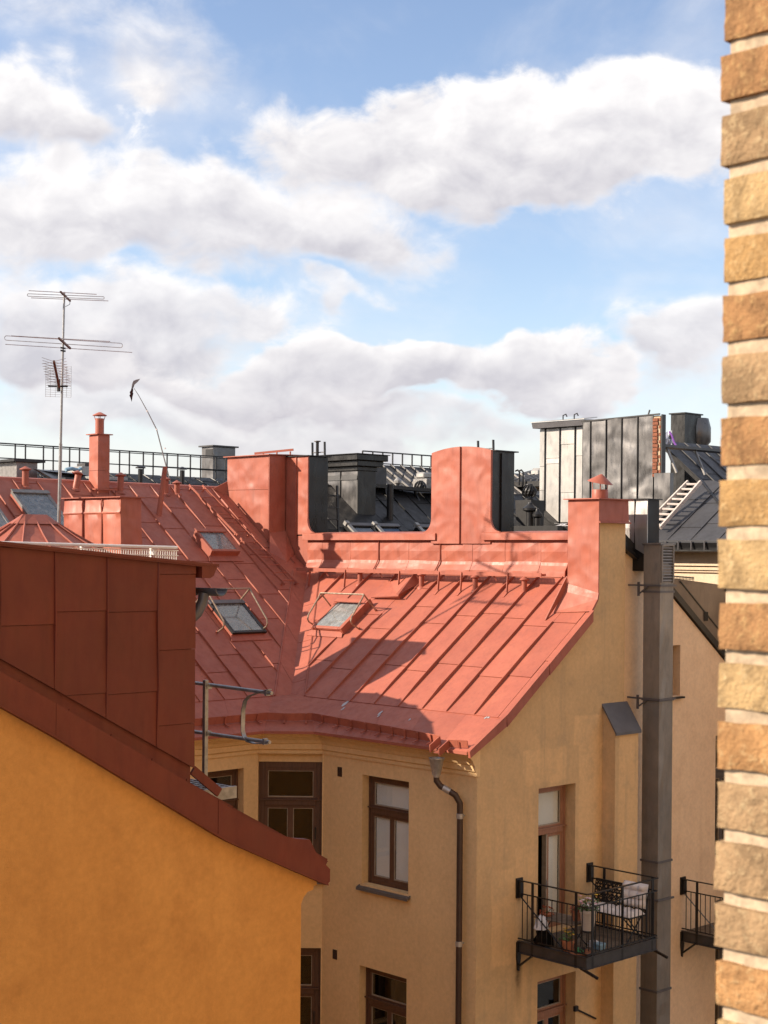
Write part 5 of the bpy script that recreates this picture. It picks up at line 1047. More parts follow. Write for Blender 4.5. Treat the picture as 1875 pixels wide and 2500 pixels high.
# turbine and pots between middle and right stacks
P = W(*hv(1283, 1232, 12.6)); bx_ = MB().prism([P - U * .25 - V * .1 - Z * .75, P + U * .25 - V * .1 - Z * .4, P + U * .28 - V * .1 + Z * .12, P - U * .28 - V * .1 + Z * .12], V * .55).build('vent_box', IRON, bw)
turbine(bw, P + Z * .10 + V * .15, .21, .07)
for (x, y, r, h) in ((1294, 1284, .10, .36), (1312, 1286, .07, .22)):
    q = hv(x, y, 11.3); P = W(*q); o = MB().lathe(P - Z * .3, [(r, 0), (r, h + .3)], 10).build('vent_pipe', IRON, bw, smooth=True); MB().lathe(P + Z * h, [(r * 1.0, 0), (r * 1.9, .04), (r * 1.9, .10), (r * .8, .18), (r * .6, .24), (.01, .25)], 12).build('vent_hat', IRON, o, smooth=True)
q = hv(1300, 1290, 11.0); MB().bar(W(q[0] + .8, 11.0, q[2] - .02), W(q[0] - .9, 11.0, q[2] - .02), .2, .16).build('kerb', IRON, bw)
q = hv(1372, 1282, 12.9); m = MB(); P = W(*q)
for k in range(6): m.prism([P + U * rnd(-.3, .3) + Z * rnd(-.05, .06) for _ in range(3)], V * .05)
tag(m.build('foil_scrap', TARP), 'crumpled pale foil lying on the black roof left of the right red stack', 'foil')
# fixed ladder on the flank of the left stack
ll = None
for v in (4.62, 5.02):
    o = MB().bar(W(8.95, v, -.2), W(9.05, v, 1.55), .03, .05).build('wall_ladder' if ll is None else 'stile', IRON, bw if ll is None else ll); ll = ll or o
for k in range(6): MB().tube([W(8.96, 4.62, -.05 + .27 * k), W(8.96, 5.02, -.05 + .27 * k)], .012, 6).build('rung', IRON, ll)

# ------------------------------------------------------------------ stack wall beyond: galvanised stack, grey clad fire wall with raw brick end
gs = thing('clad_fire_wall', 'large dented grey metal clad fire wall with raw brick edge rising behind the black roof', 'fire wall', W(8, 14, GROUND))
ss = thing('galvanised_stack', 'bright galvanised sheet stack with dark cap beside the grey clad fire wall', 'chimney', W(10.3, 14.9, GROUND))
su0, su1 = 9.56, 11.06; core = MB().ubox((su0 + .02, su1), (14.62, 15.5), (GROUND, 3.55)).build('core', BLACK, ss)
cuts = [su0 - .12] + sorted([hv(x, 1150, 14.6)[0] for x in (1404, 1367, 1331)]) + [su1]
for k in range(4):
    a, b = cuts[k] + .006, cuts[k + 1] - .006; z = .95; n = 3
    zs = [.9] + sorted(rnd(1.2, 3.2) for _ in range(2)) + [3.55]
    for i in range(3):
        m = MB(); bow = rnd(-.01, .02); m.loft([[W(a, 14.595, zs[i]), W((a + b) / 2, 14.595 - bow, zs[i]), W(b, 14.595, zs[i]), W(b, 14.62, zs[i]), W(a, 14.62, zs[i])], [W(a, 14.60, zs[i + 1] - .01), W((a + b) / 2, 14.60 - bow, zs[i + 1] - .01), W(b, 14.60, zs[i + 1] - .01), W(b, 14.62, zs[i + 1] - .01), W(a, 14.62, zs[i + 1] - .01)]]); m.build('metal_sheet', SILVER, ss)
    if k: MB().bar(W(cuts[k], 14.58, .9), W(cuts[k], 14.58, 3.55), .02, .04, V).build('seam', IRON, ss)
m = MB(); m.loft([[W(su0 - .2, 14.45, 3.56), W(su1 + .14, 14.45, 3.56), W(su1 + .14, 15.6, 3.60), W(su0 - .2, 15.6, 3.60)], [W(su0 - .22, 14.42, 3.72), W(su1 + .16, 14.42, 3.72), W(su1 + .16, 15.6, 3.78), W(su0 - .22, 15.6, 3.78)]]); m.build('cap', CAPG, ss)
MB().prism([W(su0 - .25, 14.40, 3.722), W(su1 + .18, 14.40, 3.722), W(su1 - .1, 15.3, 3.84), W(su0, 15.3, 3.84)], Z * .02).build('cap_plate', SILVER, ss)
for u in (10.3, 9.9): MB().tube([W(u, 14.7, 3.76), W(u, 14.7, 3.9), W(u - .1, 14.7, 3.93), W(u - .14, 14.7, 3.86)], .018, 6).build('hook', IRON, ss)
g0, g1 = 6.20, 8.66; gtop = lambda u: 3.55 + .05 * (8.66 - u) / 2.4
MB().prism([W(g0, 13.52, GROUND), W(g1, 13.52, GROUND), W(g1, 13.52, gtop(g1) - .02), W(g0, 13.52, gtop(g0) - .02)], V * .14).build('core', BLACK, gs)
cuts = [hv(x, 1150, 13.5)[0] for x in (1595, 1557, 1518, 1480, 1442, 1423)]
for k in range(5):
    a, b = cuts[k] + .006, cuts[k + 1] - .006; m = MB(); rings = []
    for i in range(6):
        z = .4 + (gtop(a) - .4) * i / 5; bow = .025 * math.sin(i * 1.9 + k * 2.3); rings.append([W(a, 13.49, z), W(a * .7 + b * .3, 13.49 - bow, z), W(a * .3 + b * .7, 13.49 - bow * .6, z), W(b, 13.49, z), W(b, 13.51, z), W(a, 13.51, z)])
    m.loft(rings); m.build('metal_sheet', GREY, gs, smooth=True)
    if k: MB().bar(W(cuts[k], 13.475, .4), W(cuts[k], 13.475, gtop(a)), .02, .035, V).build('seam', IRON, gs)
MB().bar(W(g0 - .06, 13.5, gtop(g0) + .01), W(g1 + .02, 13.5, gtop(g1) + .01), .06, .035).build('top_fold', IRON, gs); MB().bar(W(6.5, 13.5, gtop(6.4)), W(6.45, 13.5, gtop(6.4) + .14), .03, .03).build('hook', IRON, gs)
zb_ = hv(1600, 1165, 13.5)[2]; k = 0; z = zb_
while z < gtop(g0) - .1:
    o = rnd(-.02, .03); m = MB(); m.ubox((g0 - .02 + o, 6.34), (13.47, 13.6), (z + .006, z + .088)); m.build('brick', REDBRICK, gs, bevel=.006)
    if k % 2: m = MB(); m.ubox((6.10, g0 - .03), (13.50, 13.65), (z + .006, z + .088)); m.build('brick', REDBRICK, gs, bevel=.006)
    z += .095; k += 1
MB().ubox((6.12, 6.36), (13.505, 13.66), (zb_, gtop(g0) - .05)).build('mortar_core', MORTAR, gs)
MB().ubox((6.06, 6.09), (13.5, 13.66), (0, gtop(g0))).build('edge_trim', IRON, gs)
q0, q1 = hv(1597, 1155, 13.3)[0], hv(1636, 1155, 13.3)[0]; MB().ubox((q1, q0), (13.3, 13.45), (.2, hv(1610, 1155, 13.3)[2])).build('lower_sheet', GREY, gs)
MB().ubox((q1 + .0, 9.4), (13.46, 14.8), (GROUND, .5)).build('wall', DWALL, gs)
# ------------------------------------------------------------------ long black roof with guard rail behind the red ridge (left)
rb_ = thing('rear_black_roof_house', 'long low black roofed house with tall guard rail behind the red ridge at left', 'house', W(18, 4, GROUND))
RU = 20.0; zr_ = lambda x, y: hu(x, y, RU)[2]
zrid = (hu(0, 1140, RU)[2] + hu(545, 1170, RU)[2]) / 2
BO = W(12.6, 0, zrid - .42 * (RU - 12.6)); bb = (U + Z * .42).normalized(); bn_ = (Z - U * .42).normalized(); bl2 = (RU - 12.6) / bb.dot(U)
rr2 = MB().prism([BO + V * a + bb * b - bn_ * .012 for a, b in ((-14, 0), (12.0, 0), (12.0, bl2), (-14, bl2))], bn_ * -.1).build('roof', BLACK, rb_)
clad(rr2, BO, V, bb, bn_, [[(-8, 4.5), (11.9, 4.5), (11.9, bl2), (-8, bl2)]], [-7.6 + .62 * k for k in range(32)], 1.7, BLACK, rib=(.02, .035))
MB().ubox((13, 27), (-14, 12), (GROUND, BO.z - .1)).build('wall', DWALL, rb_); m = MB(); m.prism([W(RU, -14, zrid), W(27.2, -14, BO.z), W(RU, -14, zrid - .3)], V * 26); m.build('rear_slope', BLACK, rb_)
zt1 = hu(275, 1099, RU)[2]; zt2 = hu(275, 1133, RU)[2]
gr = MB().bar(W(RU, -8, zt1), W(RU, 12.0, zt1), .035, .035).build('guard_rail', IRON, rb_)
MB().bar(W(RU, -8, zt2), W(RU, 12.0, zt2), .03, .03).build('lower_rail', IRON, gr)
MB().bar(W(RU + .9, -8, zt1 + .02), W(RU + .9, 12.0, zt1 + .02), .025, .025).build('far_rail', IRON, gr)
for x in (37, 62, 106, 130, 170, 194, 292, 316, 350, 374, 408, 434, 465, 490, 527, 551):
    v = hu(x, 1110, RU)[1]; MB().bar(W(RU, v, zrid - .15), W(RU, v, zt1), .032, .032, U).build('post', IRON, gr)
for v in (-4, -2, -.5): MB().bar(W(RU, v, zrid - .15), W(RU, v, zt1), .032, .032, U).build('post', IRON, gr)
m = MB(); m.bar(W(RU + .05, hu(325, 1136, RU)[1], hu(325, 1136, RU)[2]), W(RU + .05, 12, zt2 - .03), .03, .03); m.build('cable_tray', IRON, gr)
# plant box, hatch and low units along that roof
pu_ = 15.5
def far_box(parent, name, x0, x1, yt, yb, u, dep, mat, lid=None):
    a = hu(x0, yt, u); b = hu(x1, yt, u); c = hu(x0, yb, u); o = MB().ubox((u, u + dep), (a[1], b[1]), (c[2] - .3, a[2])).build(name, mat, parent, bevel=.01)
    if lid: MB().ubox((u - .12, u + dep + .12), (a[1] - .15, b[1] + .15), (a[2], a[2] + .06)).build('lid', lid, o)
    return o
o = far_box(rb_, 'vent_box', 41, 92, 1127, 1165, 16.5, .9, STEELD, IRON)
o = far_box(rb_, 'plant_box', 200, 222, 1138, 1165, 17, .7, SILVER); o = far_box(rb_, 'plant_box', 208, 225, 1130, 1138, 17.2, .4, IRONG)
o = far_box(rb_, 'skylight_kerb', 160, 314, 1166, 1176, 15.5, .8, IRONG); far_box(rb_, 'pale_flashing', 225, 312, 1162, 1166, 15.6, .6, SILVER)
q = hu(150, 1150, 16); m = MB(); m.prism([W(16, hu(95, 1146, 16)[1], hu(95, 1148, 16)[2]), W(16, hu(215, 1160, 16)[1], hu(215, 1160, 16)[2]), W(16.3, hu(215, 1160, 16)[1], hu(215, 1166, 16)[2]), W(15.5, hu(110, 1165, 16)[1], hu(110, 1175, 16)[2])], U * .3 + Z * .05); m.build('metal_hatch', GREY, rb_)
tag(MB().tube([W(17, hu(160, 1146, 17)[1], hu(160, 1147, 17)[2]), W(17, hu(175, 1145, 17)[1], hu(175, 1144, 17)[2]), W(17, hu(190, 1148, 17)[1], hu(190, 1148, 17)[2]), W(17, hu(198, 1143, 17)[1], hu(198, 1143, 17)[2])], .05, 6).build('blue_hose', BLUEP), 'blue hose lying beside the pale plant box on the black roof', 'hose')
for x, y in ((343, 1152), (445, 1155)):
    q = W(*hu(x, y, 18)); o = MB().tube([q - Z * .4, q + Z * .08], .07, 8).build('vent_pipe', IRON, rb_); MB().lathe(q + Z * .1, [(.07, 0), (.14, .0), (.14, .03), (.02, .08)], 10).build('vent_hat', IRON, o)
# square ventilation hood at the end of that roof
vh = thing('ventilation_hood', 'grey ventilation hood with a grille on the far black roof', 'vent hood', W(24, 12, 2))
a = hv(492, 1092, 14.5); b = hv(521, 1092, 14.5); zt_h = a[2]; zb_h = hv(492, 1146, 14.5)[2]
MB().ubox((b[0], a[0]), (14.5, 15.5), (zb_h - 1.2, zt_h)).build('hood', GREY, vh, bevel=.02); MB().ubox((b[0] - .08, a[0] + .08), (14.42, 15.58), (zt_h, zt_h + .05)).build('lid', IRONG, vh)
p0 = hv(502, 1097, 14.49); p1 = hv(518, 1113, 14.49); m = MB(); m.prism([W(p0[0], 14.485, p0[2]), W(p1[0], 14.485, p0[2]), W(p1[0], 14.485, p1[2]), W(p0[0], 14.485, p1[2])], V * .012); m.build('grille', IRON, vh)
# ------------------------------------------------------------------ far ribbed roof with a rail (centre)
fr = thing('far_ribbed_roof_house', 'distant dark ribbed roof with thin rail on its ridge behind the stepped black stack', 'house', W(30, 30, GROUND))
FU = 26.0; fa = hu(885, 1135, FU); fb = hu(1075, 1140, FU); zf_ = (fa[2] + fb[2]) / 2; FO = W(FU - 7, 0, zf_ - 4.2); fbv = (U * 7 + Z * 4.2).normalized(); fn_ = (Z * 7 - U * 4.2).normalized()
fl_ = math.hypot(7, 4.2); v0_, v1_ = fa[1] - 1, fb[1] + 30
frr = MB().prism([FO + V * a + fbv * b - fn_ * .012 for a, b in ((v0_, 0), (v1_, 0), (v1_, fl_), (v0_, fl_))], fn_ * -.1).build('roof', SLATE, fr)
MB().ubox((FU - 6.5, FU + 6), (v0_, v1_), (GROUND, FO.z)).build('wall', DWALL, fr)
k = 0
v = v0_ + .3
while v < v0_ + 14: MB().bar(FO + V * v + fn_ * .03, FO + V * v + fbv * fl_ + fn_ * .03, .05, .07, fn_).build('seam', STEELD, frr); v += .55
zrt = hu(885, 1101, FU)[2]; fg = MB().bar(W(FU, fa[1], zrt), W(FU, fb[1], zrt), .05, .05).build('guard_rail', IRON, fr); MB().bar(W(FU, fa[1], (zrt + zf_) / 2 - .2), W(FU, fb[1], (zrt + zf_) / 2 - .2), .04, .04).build('lower_rail', IRON, fg)
for k in range(9): v = fa[1] + (fb[1] - fa[1]) * k / 8; MB().bar(W(FU, v, zf_ - .1), W(FU, v, zrt), .045, .045, U).build('post', IRON, fg)
# scaffold frames and plant left of the stepped stack
sf = thing('rooftop_plant', 'cluster of steel frames and rooftop plant right of the left red stack', 'roof plant', W(17, 14, 1))
for x in (797, 811, 832, 853, 870): q = hv(x, 1190, 15.0); MB().bar(W(q[0], 15, .8), W(q[0], 15, hv(x, 1138, 15)[2]), .06, .06, U).build('upright', STEELD, sf)
for y in (1140, 1163): p, q = hv(792, y, 15), hv(872, y, 15); MB().bar(W(p[0], 15, p[2]), W(q[0], 15, q[2]), .05, .05).build('rail', STEELD, sf)
p, q = hv(788, 1142, 15.8), hv(880, 1142, 15.8); MB().ubox((q[0], p[0]), (15.8, 17), (.5, p[2])).build('dark_housing', IRONG, sf)
p, q = hv(790, 1121, 15.2), hv(808, 1121, 15.2); MB().ubox((q[0], p[0]), (15.2, 15.8), (p[2] - .62, p[2])).build('fan_unit', WHITE, sf, bevel=.06)
# far right: dark roof with pale gable storey, seen between the stacks
fx_ = thing('far_dormer_house', 'distant house with dark roof and pale attic windows between the middle stack and galvanised stack', 'house', W(20, 35, GROUND))
VV = 30.0
def vrect(x0, x1, y0, y1, v): a = hv(x0, y0, v); b = hv(x1, y1, v); return a[0], b[0], b[2], a[2]
u1_, u0_, z0_, z1_ = vrect(1225, 1345, 1192, 1300, VV); MB().ubox((u0_, u1_), (VV, VV + 8), (GROUND, z1_)).build('wall', PINK, fx_)
for x in (1262, 1284, 1306): a = vrect(x, x + 16, 1194, 1214, VV); w_ = MB().ubox((a[1], a[0]), (VV - .04, VV - .002), (a[2], a[3])).build('window', SASH, fx_); MB().ubox((a[1] + .08, a[0] - .08), (VV - .06, VV - .041), (a[2] + .08, a[3] - .08)).build('pane', CURT, w_)
a = vrect(1215, 1345, 1180, 1193, VV); MB().ubox((a[1], a[0]), (VV - .6, VV + 8), (z1_ + .002, a[3])).build('eave', IRON, fx_)
zr2 = hv(1280, 1153, VV + 3)[2]; m = MB(); m.prism([W(u0_ - .5, VV - .5, a[3] + .01), W(u1_ + .5, VV - .5, a[3] + .01), W(u1_ + .5, VV + 3, zr2), W(u0_ - .5, VV + 3, zr2)], V * 3); frf = m.build('roof', SLATE, fx_)
for k in range(9):
    u = u0_ + (u1_ - u0_) * k / 8; MB().bar(W(u, VV - .5, a[3] + .06), W(u + .9, VV + 3, zr2 + .05), .05, .07).build('seam', STEELD, frf)
a = vrect(1292, 1318, 1143, 1165, VV + 1.5); fm = MB().ubox((a[1], a[0]), (VV + 1.5, VV + 2.5), (a[2], a[3])).build('fan_unit', SILVER, fx_, bevel=.12)
for x in (1268, 1277): p = W(*hv(x, 1185, VV - .7)); MB().tube([p, p + Z * .55, p + Z * .64 - U * -.10, p + Z * .60 + U * .22], .035, 6).build('goose_neck_pipe', IRON, fx_)
# ------------------------------------------------------------------ steep black roof with catwalk and stack, far right
sr = thing('steep_black_roof_house', 'steep weathered black roof with a catwalk and hooded stack at the far right', 'house', W(6, 22, GROUND))
SU = 9.5; c0 = hu(1590, 1075, SU); c1 = hu(1790, 1085, SU); zs_ = 3.35
SO = W(SU - 5.5, 0, zs_ - 4.6); sb = (U * 5.5 + Z * 4.6).normalized(); sn = (Z * 5.5 - U * 4.6).normalized(); sl_ = math.hypot(5.5, 4.6); sv0, sv1 = c0[1] + .4, c0[1] + 14
srr = MB().prism([SO + V * a + sb * b - sn * .012 for a, b in ((sv0, 0), (sv1, 0), (sv1, sl_), (sv0, sl_))], sn * -.1).build('roof', BLACK, sr)
clad(srr, SO, V, sb, sn, [[(sv0, 1.0), (sv0 + 8, 1.0), (sv0 + 8, sl_), (sv0, sl_)]], [sv0 + .62 * k for k in range(1, 13)], 1.6, SLATE, rib=(.03, .05))
MB().ubox((SU - 5.2, SU + 6), (sv0, sv1), (GROUND, SO.z)).build('wall', DWALL, sr)
p, q = hu(1600, 1088, SU - 1.6), hu(1790, 1102, SU - 1.6); zc_ = p[2]
cw = MB().bar(W(SU - 1.6, p[1] - .4, zc_), W(SU - 1.6, q[1], zc_), .5, .07).build('catwalk', IRONG, sr)
for k in range(5): v = p[1] + .3 + 1.35 * k; MB().bar(W(SU - 1.75, v, zc_ - .02), W(SU - 2.1, v, zc_ - .75), .06, .05).build('bracket', STEELD, cw)
a = hv(1638, 1012, 22); b = hv(1672, 1012, 22); bk = MB().ubox((b[0], a[0]), (22, 22.9), (zs_ - 1.8, a[2])).build('chimney', BLACKG, sr); MB().ubox((b[0] - .05, a[0] + .05), (21.95, 22.95), (a[2], a[2] + .04)).build('cap_plate', BLACK, bk)
c = W(*hv(1704, 1075, 23)); MB().lathe(c - Z * .6, [(.25, 0), (.25, .35), (.42, .55), (.42, 1.0), (.34, 1.3), (.30, 1.31)], 14).build('hood', GREY, bk, smooth=True)
tp_ = thing('foil_tarpaulin', 'crumpled white foil tarpaulin with purple hem hanging beside the far black stack', 'tarpaulin', W(*hv(1625, 1090, 17.8)))
m = MB(); n = 8; rings = []
for i in range(n + 1):
    t = i / n; x = 1606 + 34 * t; top = 1055 + 4 * math.sin(t * 5); bt = 1092 - 4 * t + 3 * math.sin(t * 9)
    rings.append([W(*hv(x, top, 17.8 + .12 * math.sin(t * 11))), W(*hv(x, (top + bt) / 2, 17.75 + .16 * math.sin(t * 7 + 1))), W(*hv(x, bt, 17.7 + .12 * math.cos(t * 8)))])
m.loft([r + [p + V * .02 for p in r[::-1]] for r in rings]); m.build('sheet', TARP, tp_, smooth=True)
MB().tube([W(*hv(x, y, 17.6)) for x, y in ((1634, 1054), (1640, 1062), (1646, 1080), (1652, 1090))], .03, 6).build('hem', PURP, tp_)
# ------------------------------------------------------------------ unseen block added outside the left edge to shade the eave wall corner
tall = thing('added_shade_block', 'unseen ochre block added beyond the left edge to shade the eave wall', 'house', (-20, 28, GROUND))
TX = -18.0
def prof(p): t = (TX - p.x) / sdir.x; q = p + sdir * t; return (q.y, q.z)
fz = prof(W(.25, 0, -3.60)); fy = prof(W(.62, 0, -3.6))[0]
pts = [(fy, GROUND), (fy, fz[1]), (fy - 1.2, fz[1] + .1), (fy - 1.2, fz[1] + .9), (fy - 2.4, fz[1] + .9), (fy - 2.4, fz[1]), (12, fz[1]), (12, GROUND)]
MB().prism([(TX, y, z) for y, z in pts], (-9, 0, 0)).build('wall', OCHRE, tall)
MB().prism([(TX + .2, fy - 2.45, fz[1]), (TX + .2, 11.8, fz[1]), (TX + .2, 11.8, fz[1] + .1), (TX + .2, fy - 2.45, fz[1] + .1)], (-9.4, 0, 0)).build('roof', RED, tall)

# ------------------------------------------------------------------ balcony on the gable and the things on it
BZ, BRZ = -6.60, -5.57
bal = balcony(house, 0.0, 1.06, 2.98, 1.48, BZ, BRZ, posts=((-.32, 1.06), (-1.26, 1.06), (-1.48, 1.22), (-1.48, 2.02), (-1.48, 2.86), (-.35, 2.98), (-1.40, 2.98)))
bench = thing('garden_bench', 'black lattice-backed metal bench on the balcony', 'bench', W(-.75, 2.65, BZ))
bu0, bu1, bv0_, bv1_ = -.22, -1.36, 2.38, 2.84; sz = BZ + .40
m = MB(); m.ubox((bu1, bu0), (bv0_, bv1_), (sz - .02, sz)); m.build('seat', IRON, bench)
m = MB()
for k in range(13): u = bu1 + (bu0 - bu1) * k / 12; m.bar(W(u, bv1_, sz), W(u, bv1_ + .08, sz + .42), .016, .012)
for k in range(8): z = sz + .03 + .055 * k; m.bar(W(bu1, bv1_ + .015 + .009 * k, z), W(bu0, bv1_ + .015 + .009 * k, z), .012, .016)
for k in range(12):
    for j in range(4):
        u = bu1 + (bu0 - bu1) * (k + .5) / 12; z = sz + .08 + .1 * j; v = bv1_ + .02 + .018 * j; m.bar(W(u - .04, v, z - .04), W(u + .04, v + .008, z + .04), .01, .02); m.bar(W(u + .04, v, z - .04), W(u - .04, v + .008, z + .04), .01, .02)
m.build('lattice_back', IRON, bench, kind='stuff'); m = MB(); m.bar(W(bu1, bv1_ + .08, sz + .43), W(bu0, bv1_ + .08, sz + .43), .03, .03); m.build('top_rail', IRON, bench)
for u in (bu0 - .06, bu1 + .06):
    m = MB(); m.tube([W(u, bv0_ + .03, BZ - .02), W(u, bv1_ - .03, sz - .01)], .013, 6); m.build('leg', IRON, bench); m = MB(); m.tube([W(u, bv1_ - .03, BZ - .02), W(u, bv0_ + .03, sz - .01)], .013, 6); m.build('leg', IRON, bench)
def cushion(label, O, A, B, N, w, h, t, nx=4, ny=3):
    m = MB(); na, nb = nx * 5, ny * 5; rows = []
    def hgt(a, b):
        ed = min(1, min(a, 1 - a) * w / .05) * min(1, min(b, 1 - b) * h / .05); ed = ed ** .5
        tuft = abs(math.sin(math.pi * a * nx)) ** .6 * abs(math.sin(math.pi * b * ny)) ** .6
        return t * ed * (.45 + .55 * tuft)
    for j in range(nb + 1): rows.append([O + A * w * i / na + B * h * j / nb + N * (hgt(i / na, j / nb) + .012) for i in range(na + 1)])
    m.loft(rows, cap=False, close=False); base = [[O + A * w * i / na + B * h * j / nb + N * (-hgt(i / na, j / nb) * .12 + .004) for i in range(na + 1)] for j in range(nb + 1)]; m.loft(base, cap=False, close=False)
    for e in (0, nb): m.loft([rows[e], base[e]], cap=False, close=False)
    for e in (0, na): m.loft([[r[e] for r in rows], [r[e] for r in base]], cap=False, close=False)
    return tag(m.build('cushion', CUSH, smooth=True), label, 'cushion', 'cushions on the balcony bench')
bkN = (-V + Z * .15).normalized(); bkB = (Z + V * .2).normalized()
cushion('off-white tufted seat cushion lying on the front half of the black bench', W(-.80, bv0_, sz + .004), -U, V, Z, .56, .44, .085, 3, 2)
cushion('off-white tufted back cushion leaning on the front half of the black bench', W(-.86, bv1_ - .03, sz + .10), -U, bkB, bkN, .52, .42, .11, 3, 3)
cushion('off-white seat cushion on the half of the black bench nearest the wall', W(-.26, bv0_, sz + .004), -U, V, Z, .53, .44, .075, 3, 2)
tb = thing('folding_table', 'low weathered wooden folding table standing on the balcony', 'table', W(-.8, 1.5, BZ)); tz_ = BZ + .42
for k in range(7): MB().ubox((-1.05 , -.20), (1.24 + .075 * k, 1.305 + .075 * k), (tz_ - .022, tz_)).build('slat', DECK, tb)
for u in (-.98, -.27): m = MB(); m.tube([W(u, 1.26, BZ - .02), W(u, 1.72, tz_ - .022)], .011, 6); m.build('leg', IRON, tb); m = MB(); m.tube([W(u, 1.72, BZ - .02), W(u, 1.26, tz_ - .022)], .011, 6); m.build('leg', IRON, tb)
def leaves(m, c, n, rx, rz, s0, s1):
    for _ in range(n):
        a = rnd(0, 6.28); r = rx * rnd(0, 1) ** .6; p = c + Vector((math.cos(a) * r, math.sin(a) * r, rnd(-.3, 1) * rz)); s = rnd(s0, s1); d = Vector((rnd(-1, 1), rnd(-1, 1), rnd(-.3, 1))).normalized(); e = d.orthogonal().normalized()
        m.poly([p - d * s, p + e * s * .6, p + d * s, p - e * s * .6])
    return m
def pot(name, label, P, r, h, mat, plant, pm, flowers=None, ribs=0, n=60, fr=.03):
    t = thing(name, label, 'flower pot', P)
    o = MB().lathe(P, [(r * .72, 0), (r, h * .84), (r * 1.08, h * .85), (r * 1.08, h), (r * .9, h), (r * .88, h * .85), (.01, h * .85)], 24 if not ribs else 32).build('pot', mat, t, smooth=not ribs)
    leaves(MB(), P + Z * h * 1.05, n, r * 1.35, r * 1.1, .018, .035).build('foliage', pm, t)
    m = MB(); [m.tube([P + Z * h * .85, P + Z * (h + r * rnd(.3, .9)) + Vector((rnd(-r, r), rnd(-r, r), 0))], .004, 4) for _ in range(7)]; m.build('stems', LEAF, t)
    if flowers:
        for fm, k in flowers:
            m = MB()
            for _ in range(k):
                c = P + Z * (h + r * rnd(.7, 1.7)) + Vector((rnd(-1, 1) * r * 1.1, rnd(-1, 1) * r * 1.1, 0))
                for j in range(6): a = j * 1.047; d = Vector((math.cos(a), math.sin(a), .2)) * fr * .6; e = Vector((-math.sin(a), math.cos(a), .3)) * fr * .35; m.poly([c, c + d + e, c + d * 1.5, c + d - e])
            m.build('flowers', fm, t)
    return t
pot('ribbed_planter', 'tall beige ribbed planter with pink and white flowers at the balcony corner', W(-1.16, 1.50, BZ + .32), .135, .34, BEIGE, pot and LEAF, LEAF, ((PINKF, 9), (WHITF, 6), (YELF, 3)), 1, 150, .05)
st_ = thing('plant_stand', 'thin black wire stand under the ribbed planter', 'plant stand', W(-1.16, 1.5, BZ)); 
for a in (0, 1.57, 3.14, 4.71): MB().tube([W(-1.16, 1.5, BZ - .02) + Vector((math.cos(a), math.sin(a), 0)) * .13, W(-1.16, 1.5, BZ + .31) + Vector((math.cos(a), math.sin(a), 0)) * .10], .008, 5).build('leg', IRON, st_)
MB().lathe(W(-1.16, 1.5, BZ + .295), [(.12, 0), (.12, .02)], 16).build('top_ring', IRON, st_)
pot('terracotta_pot', 'terracotta pot of rusty autumn leaves on the wooden table', W(-.88, 1.55, tz_), .085, .16, TERRA, 0, AUTUMN)
pot('terracotta_pot', 'terracotta pot of yellow pansies standing on the balcony floor', W(-.98, 1.20, BZ - .02), .11, .19, TERRA, 0, LEAF, ((YELF, 8),), n=50, fr=.045)
pot('succulent_bowl', 'low bowl of rusty red leaves at the wall end of the wooden table', W(-.34, 1.42, tz_), .10, .05, TERRA, 0, AUTUMN, n=45)
dz = BZ - .02
tray = MB().lathe(W(-1.22, 1.24, dz), [(.17, 0), (.20, .03), (.195, .035), (.165, .01), (.01, .008)], 24).build('saucer', TERRA, smooth=True); tag(tray, 'wide terracotta saucer on the balcony floor below the pansies', 'saucer')
o = MB().lathe(W(-1.22, 1.24, dz + .012), [(.07, 0), (.085, .08), (.078, .08), (.06, .01), (.01, .01)], 18).build('bowl', IRONG, smooth=True); tag(o, 'small dark bowl standing in the wide terracotta saucer', 'bowl')
m = MB(); m.loft([[W(-1.33, 1.62, dz), W(-1.18, 1.62, dz), W(-1.18, 1.76, dz), W(-1.33, 1.76, dz)], [W(-1.34, 1.60, dz + .10), W(-1.17, 1.60, dz + .12), W(-1.17, 1.78, dz + .10), W(-1.34, 1.78, dz + .11)]]); tag(m.build('plastic_tub', BLUEP, bevel=.01), 'small pale blue plastic tub on the balcony floor by the front rail', 'tub')
def crumple(name, label, cat, P, r, h, mat):
    m = MB(); n = 14; rings = []
    for j in range(7):
        t = j / 6; rings.append([P + Z * (h * math.sin(t * 1.57) * rnd(.85, 1.1)) + Vector((math.cos(6.283 * i / n), math.sin(6.283 * i / n), 0)) * r * max(.03, math.cos(t * 1.5)) * rnd(.75, 1.15) for i in range(n)])
    m.loft(rings); tag(m.build(name, mat, smooth=True), label, cat)
crumple('crumpled_cloth', 'crumpled white cloth on the balcony floor behind the blue tub', 'cloth', W(-1.05, 1.80, dz), .12, .10, WHITEC)
crumple('folded_blanket', 'white patterned blanket draped by the wall at the left end of the balcony', 'blanket', W(-.42, 1.17, BZ + .26), .13, .22, WHITEC)
crumple('black_bag', 'black bag on the balcony floor under the white blanket', 'bag', W(-.45, 1.20, dz), .17, .30, ROOM)
m = leaves(MB(), W(-1.28, 1.12, dz + .05), 26, .07, .07, .015, .03); tag(m.build('green_sprig', plain('bright_green', (.03, .20, .08), .5)), 'bright green sprig by the left rail on the balcony floor', 'plant')
# edge of the opened door leaf inside the balcony door
MB().fbox(W(.0, 1.575, BZ), V, Z, -U, (.455, .485), (.06, 1.66), (-.30, -.20)).build('door_leaf', SASH, house)
MB().tube([W(.19, 2.04, BZ + .85), W(.17, 2.02, BZ + .85), W(.17, 2.02, BZ + .72)], .012, 6).build('door_handle', STEEL, house)
